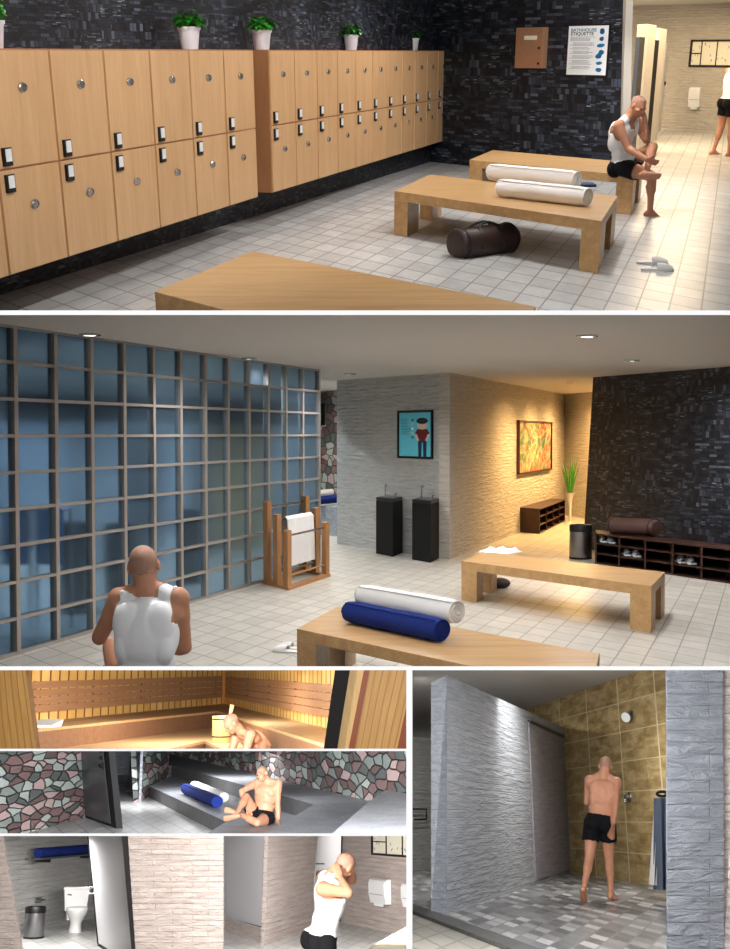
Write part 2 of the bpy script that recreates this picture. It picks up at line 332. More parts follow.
# ------------------------------------------------------------------ mesh helpers
ROOM = {}
CUR = R1
def use(r):
    global CUR; CUR = r
class MB:
    def __init__(s): s.bm = bmesh.new(); s.uv = s.bm.loops.layers.uv.new('UVMap')
    def face(s, pts, uvs=None):
        f = s.bm.faces.new([s.bm.verts.new(p) for p in pts])
        if uvs:
            for l, u in zip(f.loops, uvs): l[s.uv].uv = u
        return f
    def hexa(s, b, t, bevel=0.0):
        v = [s.bm.verts.new(p) for p in list(b) + list(t)]; n = len(b)
        fs = [s.bm.faces.new(v[:n][::-1]), s.bm.faces.new(v[n:])]
        fs += [s.bm.faces.new((v[i], v[(i + 1) % n], v[n + (i + 1) % n], v[n + i])) for i in range(n)]
        if bevel:
            ed = list({e for f in fs for e in f.edges})
            bmesh.ops.bevel(s.bm, geom=ed, offset=bevel, segments=2, affect='EDGES', profile=.7)
        return s
    def box(s, x0, x1, y0, y1, z0, z1, bevel=0.0):
        return s.hexa([(x0, y0, z0), (x1, y0, z0), (x1, y1, z0), (x0, y1, z0)], [(x0, y0, z1), (x1, y0, z1), (x1, y1, z1), (x0, y1, z1)], bevel)
    def prism(s, poly, z0, z1, bevel=0.0):
        return s.hexa([(p[0], p[1], z0) for p in poly], [(p[0], p[1], z1) for p in poly], bevel)
    def rings(s, rings, cap=True, closed=True):
        vs = [[s.bm.verts.new(p) for p in r] for r in rings]; n = len(rings[0])
        for a, b in zip(vs, vs[1:]):
            for i in range(n if closed else n - 1):
                s.bm.faces.new((a[i], a[(i + 1) % n], b[(i + 1) % n], b[i]))
        if cap and closed:
            s.bm.faces.new(vs[0][::-1]); s.bm.faces.new(vs[-1])
        return s
    def lathe(s, prof, c=(0, 0, 0), n=28, axis=(0, 0, 1), cap=True):
        c = V(c); q = V((0, 0, 1)).rotation_difference(V(axis))
        return s.rings([[c + q @ V((r * math.cos(2 * PI * i / n), r * math.sin(2 * PI * i / n), z)) for i in range(n)] for r, z in prof], cap)
    def tube(s, pts, r, n=8, cap=True):
        pts = [V(p) for p in pts]; rr = r if isinstance(r, (list, tuple)) else [r] * len(pts); out = []; side = None
        for i, p in enumerate(pts):
            d = (pts[min(i + 1, len(pts) - 1)] - pts[max(i - 1, 0)]).normalized()
            if side is None: side = d.orthogonal().normalized()
            side = (side - d * side.dot(d)).normalized(); up = d.cross(side)
            out.append([p + (side * math.cos(2 * PI * k / n) + up * math.sin(2 * PI * k / n)) * rr[i] for k in range(n)])
        return s.rings(out, cap)
    def ball(s, c, r, n=10, m=7, rot=None):
        r = V(r) if hasattr(r, '__len__') else V((r, r, r)); c = V(c); out = []
        for j in range(m + 1):
            a = PI * (j / m); rad = max(math.sin(a), .02); z = -math.cos(a)
            ring = []
            for i in range(n):
                p = V((rad * math.cos(2 * PI * i / n) * r.x, rad * math.sin(2 * PI * i / n) * r.y, z * r.z))
                if rot is not None: p = rot @ p
                ring.append(c + p)
            out.append(ring)
        return s.rings(out)
    def build(s, name, mat, parent=None, smooth=False, mtx=None, kind=None, modif=None):
        bmesh.ops.recalc_face_normals(s.bm, faces=s.bm.faces)
        me = bpy.data.meshes.new(name); s.bm.to_mesh(me); s.bm.free()
        o = bpy.data.objects.new(name, me); S.collection.objects.link(o)
        me.materials.append(M[mat] if isinstance(mat, str) else mat)
        if smooth:
            me.polygons.foreach_set('use_smooth', [True] * len(me.polygons))
            try: me.set_sharp_from_angle(angle=math.radians(40))
            except Exception: pass
        if parent is not None: o.parent = parent
        else: o.matrix_world = CUR.T @ (mtx if mtx is not None else Matrix.Identity(4))
        if kind: o['kind'] = kind
        ROOM[o.name] = CUR
        return o
def tag(o, label, cat, group=None, kind=None):
    o['label'] = label; o['category'] = cat
    if group: o['group'] = group
    if kind: o['kind'] = kind
    return o
def thing(name, label, cat, pos=(0, 0, 0), rz=0, group=None, mtx=None):
    o = bpy.data.objects.new(name, None); S.collection.objects.link(o); o.empty_display_size = .1
    o.matrix_world = CUR.T @ (mtx if mtx is not None else Matrix.Translation(V(pos)) @ Matrix.Rotation(rz, 4, 'Z'))
    ROOM[o.name] = CUR
    return tag(o, label, cat, group)
def copy_thing(src, label, pos, rz=0, group=None, mtx=None):
    def rec(o, par):
        c = o.copy(); S.collection.objects.link(c); ROOM[c.name] = CUR
        if par is not None: c.parent = par
        for ch in list(o.children): rec(ch, c)
        return c
    r = rec(src, None); r.matrix_world = CUR.T @ (mtx if mtx is not None else Matrix.Translation(V(pos)) @ Matrix.Rotation(rz, 4, 'Z'))
    r['label'] = label
    if group: r['group'] = group
    return r
def xy(p): return V((p.x, p.y, 0))
def slope_wall(name, mat, b0, b1, t1, t0, thick=.12, back=None, uvs=1.0, kind='structure'):
    """wall face given by its four corners (left foot, right foot, right top, left top), with thickness behind"""
    b0, b1, t1, t0 = map(V, (b0, b1, t1, t0)); n = (b1 - b0).cross(V((0, 0, 1))).normalized()
    if back is None: back = n if n.dot(b0 - CUR.eye) > 0 else -n
    e = back * thick; L = CUR.olen(b0, b1); m = MB()
    su = lambda p: ((CUR.olen(b0, p) if (p - b0).dot(b1 - b0) > 0 else 0) * uvs, p.z * uvs)
    m.face([b0, b1, t1, t0], [(0, b0.z * uvs), (L * uvs, b1.z * uvs), (L * uvs, t1.z * uvs), (0, t0.z * uvs)])
    k = thick * CUR.k
    m.face([b1, b1 + e, t1 + e, t1], [(0, 0), (k, 0), (k, t1.z), (0, t1.z)])
    m.face([b0 + e, b0, t0, t0 + e], [(0, 0), (k, 0), (k, t0.z), (0, t0.z)])
    m.face([t0, t1, t1 + e, t0 + e], [(0, 0), (L, 0), (L, k), (0, k)])
    m.face([b1 + e, b0 + e, t0 + e, t1 + e]); m.face([b1, b0, b0 + e, b1 + e])
    bmesh.ops.remove_doubles(m.bm, verts=m.bm.verts, dist=1e-5)
    return m.build(name, mat, kind=kind)
def wall_px(name, mat, b0, b1, top, thick=.12, uvs=1.0, z0=0):
    """upright wall over two floor pixels; top = height"""
    p0, p1 = CUR.at(*b0, z0), CUR.at(*b1, z0)
    return slope_wall(name, mat, p0, p1, V((p1.x, p1.y, top)), V((p0.x, p0.y, top)), thick, uvs=uvs)
class WallF:
    """frame on an upright wall through two floor points: s along it, z up, off towards the viewer"""
    def __init__(s, P0, P1):
        s.P0 = xy(P0); s.d = (xy(P1) - xy(P0)).normalized(); s.back = V((0, 0, 1)).cross(s.d)
    def hit(s, px, py, off=0.0):
        r = CUR.ray(px, py); n = s.back; o = s.P0 - n * off
        t = (o - CUR.eye).dot(n) / r.dot(n); p = CUR.eye + r * t; return (p - s.P0).dot(s.d), p.z
    def pt(s, px, py):
        a, z = s.hit(px, py); return s.P0 + s.d * a + V((0, 0, z))
    def mtx(s, a, z, off=0.0):
        p = s.P0 + s.d * a + V((0, 0, z)) - s.back * off
        return Matrix.Translation(p) @ Matrix((s.d, s.back, V((0, 0, 1)))).transposed().to_4x4()
    def rect(s, x0, y0, x1, y1, off=0.0):
        """local rectangle whose left/right edges and mean top/bottom show at these pixels"""
        a0 = s.hit(x0, (y0 + y1) / 2, off)[0]; a1 = s.hit(x1, (y0 + y1) / 2, off)[0]; xm = (x0 + x1) / 2
        return a0, s.hit(xm, y1, off)[1], a1, s.hit(xm, y0, off)[1]
def floor_poly(name, mat, pts, dA, dB, z=0.0, kind='structure', thick=.0, off=(0, 0)):
    """level slab with uv along the two tile directions"""
    m = MB(); k = CUR.k
    det = dA.x * dB.y - dA.y * dB.x
    P = [V((p[0], p[1], z)) for p in pts]
    uv = [((p.x * dB.y - p.y * dB.x) / det + off[0], (dA.x * p.y - dA.y * p.x) / det + off[1]) for p in P]
    m.face(P, uv)
    if thick:
        q = [p - V((0, 0, thick)) for p in P]; n = len(P)
        m.face(q[::-1])
        for i in range(n): m.face([P[i], q[i], q[(i + 1) % n], P[(i + 1) % n]], [(0, 0), (0, .1), (1, .1), (1, 0)])
    return m.build(name, mat, kind=kind)
def text(parent, s, x, z, size, mat, sx=1.0, y=-.012, align='LEFT', name='lettering'):
    c = bpy.data.curves.new(name, 'FONT'); c.body = s; c.size = size; c.align_x = align; c.extrude = .001; c.offset = size * .012
    c.materials.append(M[mat]); o = bpy.data.objects.new(name, c); S.collection.objects.link(o)
    dg = bpy.context.evaluated_depsgraph_get(); dg.update(); me = bpy.data.meshes.new_from_object(o.evaluated_get(dg)); bpy.data.objects.remove(o)
    me.transform(Matrix.Translation((x, y, z)) @ Matrix.Rotation(PI / 2, 4, 'X') @ Matrix.Diagonal((sx, 1, 1, 1)))
    o = bpy.data.objects.new(name, me); S.collection.objects.link(o); o.parent = parent; ROOM[o.name] = CUR
    return o

# ------------------------------------------------------------------ white partitions between the rooms (wedges widening with distance)
def wedge(name, x0, y0, x1, y1, d0=4.6, d1=34.0):
    """solid between four sight planes; white front edge, grey inside"""
    Cm = CAM; f = lambda px, py, d: Cm @ V(((px - CX) / F * d, -(py - CY) / F * d, -d))
    a = [f(x0, y1, d0), f(x1, y1, d0), f(x1, y0, d0), f(x0, y0, d0)]
    b = [f(x0, y1, d1), f(x1, y1, d1), f(x1, y0, d1), f(x0, y0, d1)]
    m = MB(); m.hexa(a, b)
    o = m.build(name, 'slab_grey', mtx=CUR.T.inverted(), kind='structure')
    o.data.materials.append(M['slab_white']); ROOM.pop(o.name)
    c = sum(a, V((0, 0, 0))) / 4
    for p in o.data.polygons:
        if (p.center - c).length < .02: p.material_index = 1
wedge('trim_1', -12, 310.4, 742, 315.0)
wedge('trim_2', -12, 666.2, 742, 670.2)
wedge('trim_3', 406.3, 670.0, 412.4, 957)
wedge('trim_4', -12, 748.7, 406.5, 751.1)
wedge('trim_5', -12, 833.4, 406.5, 836.0)
wedge('wall_left', -30, -40, -4, 975)  # added out-of-view casing, here and below, keeps world light out
wedge('wall_right', 734, -40, 760, 975)
wedge('trim_6', -30, 953, 760, 975)
# ================================================================== ROOM 1: locker room, upper storey
use(R1)
A1, B1 = R1.vp(735), -R1.vp(-610)
# floor, ceiling
floor_poly('floor', 'floor_pale', [(-9, 3), (14, 3), (14, 34), (-9, 34)], A1, B1, off=(.05, .03))
floor_poly('ceiling', 'ceiling', [(-12, 4.7), (14, 4.7), (14, 30), (-12, 30)], A1, B1, 2.86)
# wall behind lockers and slate end wall
p0 = R1.at(-60, 313.6); p1 = R1.at(433, 161)
wd = (p1 - p0).normalized()
slope_wall('wall_left', 'slate', p0, p1 + wd * .6, p1 + wd * .6 + V((0, 0, 2.86)), p0 + V((0, 0, 2.86)), uvs=1.7)
q0 = R1.at(400, 158.6); q1 = R1.at(619, 182)
SW = WallF(q0, q1)
slope_wall('wall_back', 'slate', q0, q1, SW.pt(628.5, -30), V((q0.x, q0.y, 2.86)), .06)
# end of the slate wall: pale pier
m = MB(); e0, e1 = R1.at(619.5, 182.2), R1.at(628.6, 181.6)
f0, f1 = R1.dep(627.2, -30, e0.y - .02), R1.dep(633.6, -30, e1.y - .02); e0 -= V((0, .02, 0)); e1 -= V((0, .02, 0))
m.hexa([e0, e1, e1 + V((0, .5, 0)), e0 + V((0, .5, 0))], [f0, f1, f1 + V((0, .5, 0)), f0 + V((0, .5, 0))]).build('trim_7', 'ledge_warm', kind='structure')
# far washroom wall
g0 = R1.at(560, 124.8); g1 = R1.at(760, 134.2)
gw = slope_wall('wall_back', 'ledge_warm', g0, g1, V((g1.x, g1.y, 2.86)), V((g0.x, g0.y, 2.86)))
GW = WallF(g0, g1)
# far dropped ceiling edge
# toilet stall partitions along the passage
def stall(x0, x1, yb0, yb1, ytop, label, mat='ledge_warm', name='stall_partition', door=True):
    a, b = R1.at(x0, yb0), R1.at(x1, yb1); ta, tb = R1.above(a, ytop), R1.above(b, ytop + 1.5)
    m = MB(); e = V((-.12, .35, 0)); h = max(ta, tb)
    m.hexa([a, b, b + e, a + e], [V((a.x, a.y, h)), V((b.x, b.y, h)), V((b.x, b.y, h)) + e, V((a.x, a.y, h)) + e], .01)
    base = V((a.x, a.y, 0)); o = thing(name, label, 'partition', base)
    c = MB(); 
    c.hexa([a - base, b - base, b + e - base, a + e - base], [V((a.x, a.y, h)) - base, V((b.x, b.y, h)) - base, V((b.x, b.y, h)) + e - base, V((a.x, a.y, h)) + e - base], .01).build('panel', mat, o)
    m.bm.free()
    if door:
        c0 = R1.at(x1 - .2, yb1) - base; c1 = R1.at(x1 + 4.2, yb1 - 1.5) - base; q = V((0, .1, 0)); hh = R1.above(R1.at(x1, yb1), 40)
        MB().hexa([c0, c1, c1 + q, c0 + q], [p + V((0, 0, hh)) for p in (c0, c1, c1 + q, c0 + q)]).build('door_edge', 'black_matte', o)
    return o
stall(637.5, 645.2, 158, 153.5, 24, 'nearest pale toilet stall partition with a dark door edge, beyond the slate wall')
stall(649.6, 657.2, 143.5, 138.5, 28, 'second pale toilet stall partition with dark door edge, at the back wall', door=False)
p = R1.at(629.5, 166); q = R1.at(634.5, 163)
m = MB(); m.hexa([p, q, q + V((0, .3, 0)), p + V((0, .3, 0))], [v + V((0, 0, R1.above(p, 37))) for v in (p, q, q + V((0, .3, 0)), p + V((0, .3, 0)))])
tag(m.build('stall_door', 'black'), 'dark edge of the open stall door right behind the pale pier', 'door')
p = R1.at(656.8, 136); q = R1.at(660.6, 132.5)
o = thing('stall_door', 'narrow white stall door standing against the far brick wall', 'door', p)
h = R1.above(p, 43); m = MB(); dd = q - p
m.hexa([V((0, 0, .05)), dd + V((0, 0, .05)), dd + V((0, .06, .05)), V((0, .06, .05))], [V((0, 0, h)), dd + V((0, 0, h)), dd + V((0, .06, h)), V((0, .06, h))]).build('door_panel', 'door_white', o)
m = MB(); m.ball(dd * .8 + V((0, -.03, R1.above(q, 83))), (.03, .03, .05)).build('latch', 'black', o)

# ---- lockers
def locker_bank(zb, ztop, colpx, e0, e1, ncol, label, name_px_end):
    """front plane runs through the two bottom-edge pixels e0, e1 at height zb"""
    a, b = R1.at(*e0, zb), R1.at(*e1, zb)
    d = (xy(b) - xy(a)); L = d.length; d.normalize(); n = V((0, 0, 1)).cross(d)      # n points to the wall behind
    if n.x > 0: n = -n
    W = WallF(a, b)
    edges = [W.hit(px, py)[0] for px, py in colpx]
    # wall distance along n
    dist = (xy(p0) - xy(a)).dot(n) - .004
    base = V((a.x, a.y, 0)); o = thing('locker_bank', label, 'lockers', base)
    s0, s1 = min(edges), max(edges)
    P = lambda s, y, z: d * s + n * y + V((0, 0, z))
    m = MB(); t = .012
    m.hexa([P(s0, .012, zb), P(s1, .012, zb), P(s1, dist, zb), P(s0, dist, zb)], [P(s0, .012, ztop), P(s1, .012, ztop), P(s1, dist, ztop), P(s0, dist, ztop)]).build('carcass', 'locker_side', o)
    zm = zb + (ztop - zb) * .478
    r = (s1 - s0) / ncol * .5
    st = (s1 - s0) / ncol
    for i in range(ncol):
        x0, x1 = s0 + st * i + .012 / R1.k, s0 + st * (i + 1) - .004 / R1.k
        for tier in (0, 1):
            za, zc = (zm + .007, ztop - .012) if tier else (zb + .004, zm - .007)
            m = MB(); m.hexa([P(x0, 0, za), P(x1, 0, za), P(x1, .012, za), P(x0, .012, za)], [P(x0, 0, zc), P(x1, 0, zc), P(x1, .012, zc), P(x0, .012, zc)], .003)
            dr = m.build('door', 'locker', o)
            # number plate holder near hinge side
            hz = (za + .075) if tier else (zc - .085); hx = x0 + .05 / R1.k; w2 = .026 / R1.k
            m = MB(); m.hexa([P(hx - w2, -.02, hz - .06), P(hx + w2, -.02, hz - .06), P(hx + w2, .001, hz - .06), P(hx - w2, .001, hz - .06)], [P(hx - w2, -.02, hz + .06), P(hx + w2, -.02, hz + .06), P(hx + w2, .001, hz + .06), P(hx - w2, .001, hz + .06)], .003)
            m.build('handle', 'black', dr)
            m = MB(); w3 = w2 * .62
            m.hexa([P(hx - w3, -.024, hz - .03), P(hx + w3 * 1.2, -.024, hz - .03), P(hx + w3 * 1.2, -.019, hz - .03), P(hx - w3, -.019, hz - .03)], [P(hx - w3, -.024, hz + .052), P(hx + w3 * 1.2, -.024, hz + .052), P(hx + w3 * 1.2, -.019, hz + .052), P(hx - w3, -.019, hz + .052)])
            m.build('name_plate', 'white_plastic', dr)
            kz = (zc - .235) if tier else (zc - .255); kx = (x0 + x1) / 2 
            m = MB()
            prof = [(.033, 0), (.033, .012), (.026, .02), (.026, .014), (.008, .014)]
            ring = []
            for rr, hh in prof: ring.append([P(kx, -hh, kz) + d * (rr / R1.k * .8 * math.cos(2 * PI * k / 16)) + V((0, 0, rr * math.sin(2 * PI * k / 16))) for k in range(16)])
            m.rings(ring).build('lock', 'chrome', dr, True)
    return o, a, d, n, zm
ZB = .36
cols1 = [(-61, 298), (258.2, 197)]
cols2 = [(273, 192.9), (446.7, 140)]
# left bank: column spacing follows the seven joints seen
lb = locker_bank(ZB, 1.822, cols1, (8.9, 276), (258.2, 197), 7, 'long wooden two-tier locker bank nearest the viewer at left, on the slate wall', None)
rb = locker_bank(ZB, 1.822, cols2, (273, 192.9), (446.7, 140), 11, 'long wooden two-tier locker bank further back, reaching the end slate wall', None)

# ---- potted plants on the lockers
def potted_plant(label, px, py, W, off, scale, seed):
    rnd = random.Random(seed); 
    # base sits on the locker top, some way behind the front
    a, d, n = W[1], W[2], W[3]
    P = xy(a) + n * off; WW = WallF(P, P + d); s, _ = WW.hit(px, 51)
    pos = P + d * s; pos.z = 1.822
    o = thing('potted_plant', label, 'plant', pos, 0, 'potted plants on the lockers')
    k = scale; m = MB()
    m.lathe([(.062 * k, 0), (.066 * k, .01 * k), (.082 * k, .14 * k), (.09 * k, .142 * k), (.092 * k, .165 * k), (.084 * k, .165 * k), (.08 * k, .13 * k)]).build('pot', 'pot', o, True)
    m = MB(); m.lathe([(.079 * k, .12 * k), (.079 * k, .135 * k)]).build('soil', 'soil', o)
    m = MB()
    for i in range(90):
        az = rnd.uniform(0, 2 * PI); el = math.asin(rnd.uniform(-.15, 1)); L = rnd.uniform(.055, .08) * k; st = V((0, 0, .15 * k))
        dr = V((math.cos(az) * math.cos(el) * 1.15, math.sin(az) * math.cos(el) * 1.15, math.sin(el) * 1.15)); tip = st + V((0, 0, .045 * k)) + dr * rnd.uniform(.035, .075) * k
        out = (V((math.cos(az), math.sin(az), -.35 + .5 * math.sin(el)))).normalized(); side = out.cross(V((0, 0, 1))).normalized(); upv = side.cross(out)
        for sg in (-1, 1):
            A_ = tip + out * L * .3 + side * sg * L * .42 + upv * L * .1; B_ = tip + out * L * .5 + upv * L * .02; C2 = tip + out * L * .7 + side * sg * L * .32 + upv * L * .02
            m.face([tip, A_, B_]); m.face([A_, C2, B_]); m.face([C2, tip + out * L - upv * L * .18, B_])
        m.face([st, st + side * .004, tip])
    m.build('foliage', 'leaf', o, False)
    return o
potted_plant('potted green plant on the lockers, cut off by the left picture edge', -7, 50, lb, .35, 1.12, 3)
potted_plant('largest potted green plant in a white pot, on the nearer locker bank', 190, 50, lb, .3, 1.22, 4)
potted_plant('potted green plant in white pot, at the near end of the further locker bank', 262, 50, rb, .3, 1.24, 5)
potted_plant('potted green plant in white pot, middle of the further locker bank', 351, 50, rb, .3, 1.18, 6)
potted_plant('smallest potted green plant, far end of the further locker bank', 413, 50, rb, .3, 1.12, 7)

# ---- benches
def bench(name, label, corners, z=.45, th=.095, lu=.11, lv=.3, mat='bench', legs=None):
    """corners on the top plane: front-left, front-right, back-right, back-left (room points)"""
    FL, FR, BR, BL = [V((c.x, c.y, 0)) for c in corners]; base = (FL + FR + BR + BL) / 4
    o = thing(name, label, 'bench', base)
    P = lambda u, v, zz: (FL * (1 - u) * (1 - v) + FR * u * (1 - v) + BR * u * v + BL * (1 - u) * v) - base + V((0, 0, zz))
    m = MB(); m.hexa([P(0, 0, z - th), P(1, 0, z - th), P(1, 1, z - th), P(0, 1, z - th)], [P(0, 0, z), P(1, 0, z), P(1, 1, z), P(0, 1, z)], .006).build('seat', mat, o)
    for u0 in (0, 1 - lu):
        for v0 in (0, 1 - lv):
            m = MB(); a = (u0, v0), (u0 + lu, v0), (u0 + lu, v0 + lv), (u0, v0 + lv)
            m.hexa([P(u, v, 0) for u, v in a], [P(u, v, z - th) for u, v in a], .004).build('leg', mat, o)
    return o
c = [R1.at(394.4, 190.9, .45), R1.at(601.5, 221, .45), R1.at(617.5, 195.8, .45), R1.at(430, 174.5, .45)]
bench('bench', 'middle oak bench with two white rolled towels on it and a duffel bag below', c, lu=.078)
FLb, FRb = R1.at(469.6, 159.7, .45), R1.at(634, 176, .45); BLb = R1.at(492.7, 150, .45)
bench('bench', 'rear oak bench against the slate wall, where the man sits', [FLb, FRb, FRb + BLb - FLb, BLb], lu=.09)
a0, b0 = R1.at(154.5, 291.6, .45), R1.at(251.8, 250.9, .45); b1 = R1.at(535.8, 306.4, .45)
bench('bench', 'nearest oak bench, only its long top showing at the bottom of the locker room', [a0, a0 + b1 - b0, b1, b0], lu=.09)

# ---- rolled towels
def rolled(name, label, cat, e0, e1, r, mat, group=None, spiral=True):
    e0, e1 = V(e0), V(e1); d = (e1 - e0); L = d.length; d.normalize(); mid = (e0 + e1) / 2
    base = V((mid.x, mid.y, mid.z - r)); o = thing(name, label, cat, base, 0, group)
    n = 28; side = d.cross(V((0, 0, 1))).normalized(); up = V((0, 0, 1))
    def ring(s, rr, sc=1.0):
        out = []
        for k in range(n):
            a = 2 * PI * k / n; q = rr * (1 + .03 * math.cos(a * 2 + 1.2) + .015 * math.sin(s * 9 + a * 3))
            out.append(d * s + side * q * math.cos(a) + up * q * math.sin(a) + V((0, 0, r)))
        return out
    m = MB(); rs = []
    for i in range(13):
        s = -L / 2 + L * i / 12; rr = r * (.9 if i in (0, 12) else .985 + .015 * math.sin(i * 1.7)); rs.append(ring(s, rr))
    rs = [ring(-L / 2, r * .72)] + rs + [ring(L / 2, r * .72)]
    m.rings(rs).build('towel_body', mat, o, True)
    # loose edge along the roll
    m = MB(); a = .95; q = r * 1.03
    m.tube([d * (-L / 2 + .01) + side * q * math.cos(a) + up * q * math.sin(a) + V((0, 0, r)), d * (L / 2 - .01) + side * q * math.cos(a) + up * q * math.sin(a) + V((0, 0, r))], r * .06, 6).build('towel_edge', mat, o, True)
    if spiral:
        for sg in (-1, 1):
            m = MB(); pts = []
            for k in range(46):
                a = k * .42; rr = r * .93 * (1 - k / 50); pts.append(d * sg * (L / 2 + .004) + side * rr * math.cos(a) + up * rr * math.sin(a) + V((0, 0, r)))
            m.tube(pts, r * .05, 5).build('rolled_end', mat, o, True)
    return o
def roll_px(label, l, r_, rad, z, mat, name='rolled_towel', group=None):
    R = CUR; e0, e1 = R.at(*l, z + rad), R.at(*r_, z + rad); return rolled(name, label, 'towel', e0, e1, rad, mat, group)
roll_px('white rolled towel lying further back on the middle oak bench', (491, 172), (577, 180), .095, .45, 'towel_white', group='white rolls on the middle bench')
roll_px('white rolled towel nearest the front edge of the middle oak bench', (501, 187.6), (588, 197), .09, .45, 'towel_white', group='white rolls on the middle bench')
p = R1.at(587, 186, .45); m = MB()
m.box(-.08, .08, -.12, .1, 0, .03, .01); o = m.build('folded_cloth', 'navy', mtx=Matrix.Translation(p)); tag(o, 'small dark folded cloth beside the white rolls on the bench', 'cloth')

# ---- duffel bag
def duffel(label, e0, e1, r, mat, ztop=0.0, squash=.95, handles=True):
    e0, e1 = V(e0), V(e1); d = (e1 - e0); L = d.length; d.normalize(); mid = (e0 + e1) / 2; base = V((mid.x, mid.y, ztop))
    o = thing('duffel_bag', label, 'bag', base); side = d.cross(V((0, 0, 1))).normalized(); up = V((0, 0, 1)); n = 26; rs = []
    for s, k in ((-.5, .6), (-.495, .86), (-.47, .96), (-.4, .99), (-.2, .97), (0, .96), (.2, .97), (.4, .99), (.47, .96), (.495, .86), (.5, .6)):
        ring = []
        for i in range(n):
            a = 2 * PI * i / n; q = r * k; z = q * math.sin(a) * squash; z = max(z, -r * .86)
            z += .012 * math.sin(s * 30 + a * 2); ring.append(d * s * L + side * q * math.cos(a) * 1.04 + up * (z + r * .86))
        rs.append(ring)
    MB().rings(rs).build('bag_body', mat, o, True)
    for sg in (-.42, .42):
        m = MB(); m.tube([d * sg * L + side * r * 1.05 * math.cos(a) + up * (r * .86 + r * 1.0 * squash * math.sin(a)) for a in [2 * PI * k / 24 for k in range(25)]], .012, 6, False).build('piping', 'strap', o, True)
    MB().tube([d * (s - .5) * L * .8 + up * (r * .86 + r * .975 * squash) for s in (0, .5, 1)], .008, 6).build('zip', 'strap', o, True)
    if handles:
        for sg in (-1, 1):
            pts = [d * .2 * L * math.cos(PI * t) + side * sg * r * (.75 - .6 * math.sin(PI * t)) + up * (r * 1.45 + r * .6 * math.sin(PI * t)) for t in [k / 12 for k in range(13)]]
            pts = [pts[0] + side * sg * r * .3 - up * r * .9] + pts + [pts[-1] + side * sg * r * .3 - up * r * .9]
            MB().tube(pts, .013, 6).build('handle', 'strap', o, True)
    return o
duffel('dark brown leather duffel bag on the floor under the middle bench', R1.at(455, 258), R1.at(511, 250.5), .148, 'leather')

# ---- slippers
def slipper_pair(name, label, pos, rz, mat, sc=1.0, group=None, gap=.12):
    o = None; outs = []
    for k, sx in enumerate((-gap / 2, gap / 2)):
        t = thing(name, label, 'slipper', V(pos) + Matrix.Rotation(rz, 3, 'Z') @ V((sx, .02 * k, 0)), rz, group)
        pr = [(-.13, .03), (-.12, .04), (-.05, .036), (.03, .044), (.09, .048), (.13, .032), (.14, .015)]
        poly = [(w_ * sc, y * sc) for y, w_ in pr] + [(-w_ * sc, y * sc) for y, w_ in reversed(pr)]
        MB().prism(poly, 0, .018 * sc, .003).build('sole', mat, t)
        rs = []
        for y, w_, h in ((.0, .044, .05), (.04, .047, .056), (.09, .05, .045), (.13, .034, .03)):
            rs.append([V((w_ * sc * math.cos(a), y * sc, .012 * sc + h * sc * math.sin(a))) for a in [PI * j / 10 for j in range(11)]])
        MB().rings(rs, False, False).build('upper', mat, t, True); outs.append(t)
    return outs
a, b = slipper_pair('slipper', '', R1.at(653, 267), math.radians(-100), 'towel_white', 1.05, 'white slippers by the middle bench', .34)
a['label'] = 'white slipper on the tiles, farther of the pair right of the middle bench'; b['label'] = 'white slipper on the tiles, nearer of the pair right of the middle bench'

# ---- box and poster on the slate wall
x0, z0, x1, z1 = SW.rect(515.8, 27.5, 543.2, 68.3, .1)
o = thing('wall_cabinet', 'copper-coloured metal wall box with a small label, on the slate wall', 'box', mtx=SW.mtx(x0, z0, .002)); W_, H_ = x1 - x0, z1 - z0
MB().box(0, W_, -.1, 0, 0, H_, .006).build('box_body', 'copper', o)
MB().box(W_ * .01, W_ * .99, -.112, -.101, H_ * .01, H_ * .99, .003).build('box_door', 'copper', o)
MB().box(W_ * .32, W_ * .78, -.115, -.112, H_ * .7, H_ * .8).build('label_plate', 'cream_paper', o)
for zz in (.12, .5): MB().lathe([(.018, 0), (.018, .012)], (W_ * .88, -.113, H_ * zz), 12, (0, -1, 0)).build('knob', 'black', o)
x0, z0, x1, z1 = SW.rect(567.3, 25.8, 606.8, 75, .03)
o = thing('poster', 'white bathhouse etiquette poster with blue pictures, on the slate wall', 'poster', mtx=SW.mtx(x0, z0, .002)); W_, H_ = x1 - x0, z1 - z0
MB().box(-.02, W_ + .02, -.018, 0, -.02, H_ + .02, .003).build('frame', 'frame_black', o)
MB().box(0, W_, -.021, -.017, 0, H_).build('sheet', 'paper', o)
sx = W_ / .62
text(o, 'BATHHOUSE', W_ * .06, H_ * .885, H_ * .092, 'ink_teal', sx * 1.12, -.022)
text(o, 'ETIQUETTE', W_ * .06, H_ * .81, H_ * .092, 'ink_dark', sx * 1.14, -.022)
m = MB(); rnd = random.Random(2); z = .77
for blk, (n_, ind) in enumerate(((4, .06), (3, .13), (2, .13), (3, .13), (3, .13), (4, .13), (3, .13))):
    for i in range(n_):
        x = ind
        end = rnd.uniform(.5, .66)
        while x < end:
            wd_ = rnd.uniform(.02, .06); m.box(W_ * x, W_ * min(x + wd_, .68), -.0225, -.0212, H_ * z, H_ * (z + .010)); x += wd_ + .012
        z -= .025
    z -= .021
    if blk: m.box(W_ * .07, W_ * .1, -.0225, -.0212, H_ * (z + .05), H_ * (z + .062))
m.build('small_print', 'ink_grey', o)
m = MB()
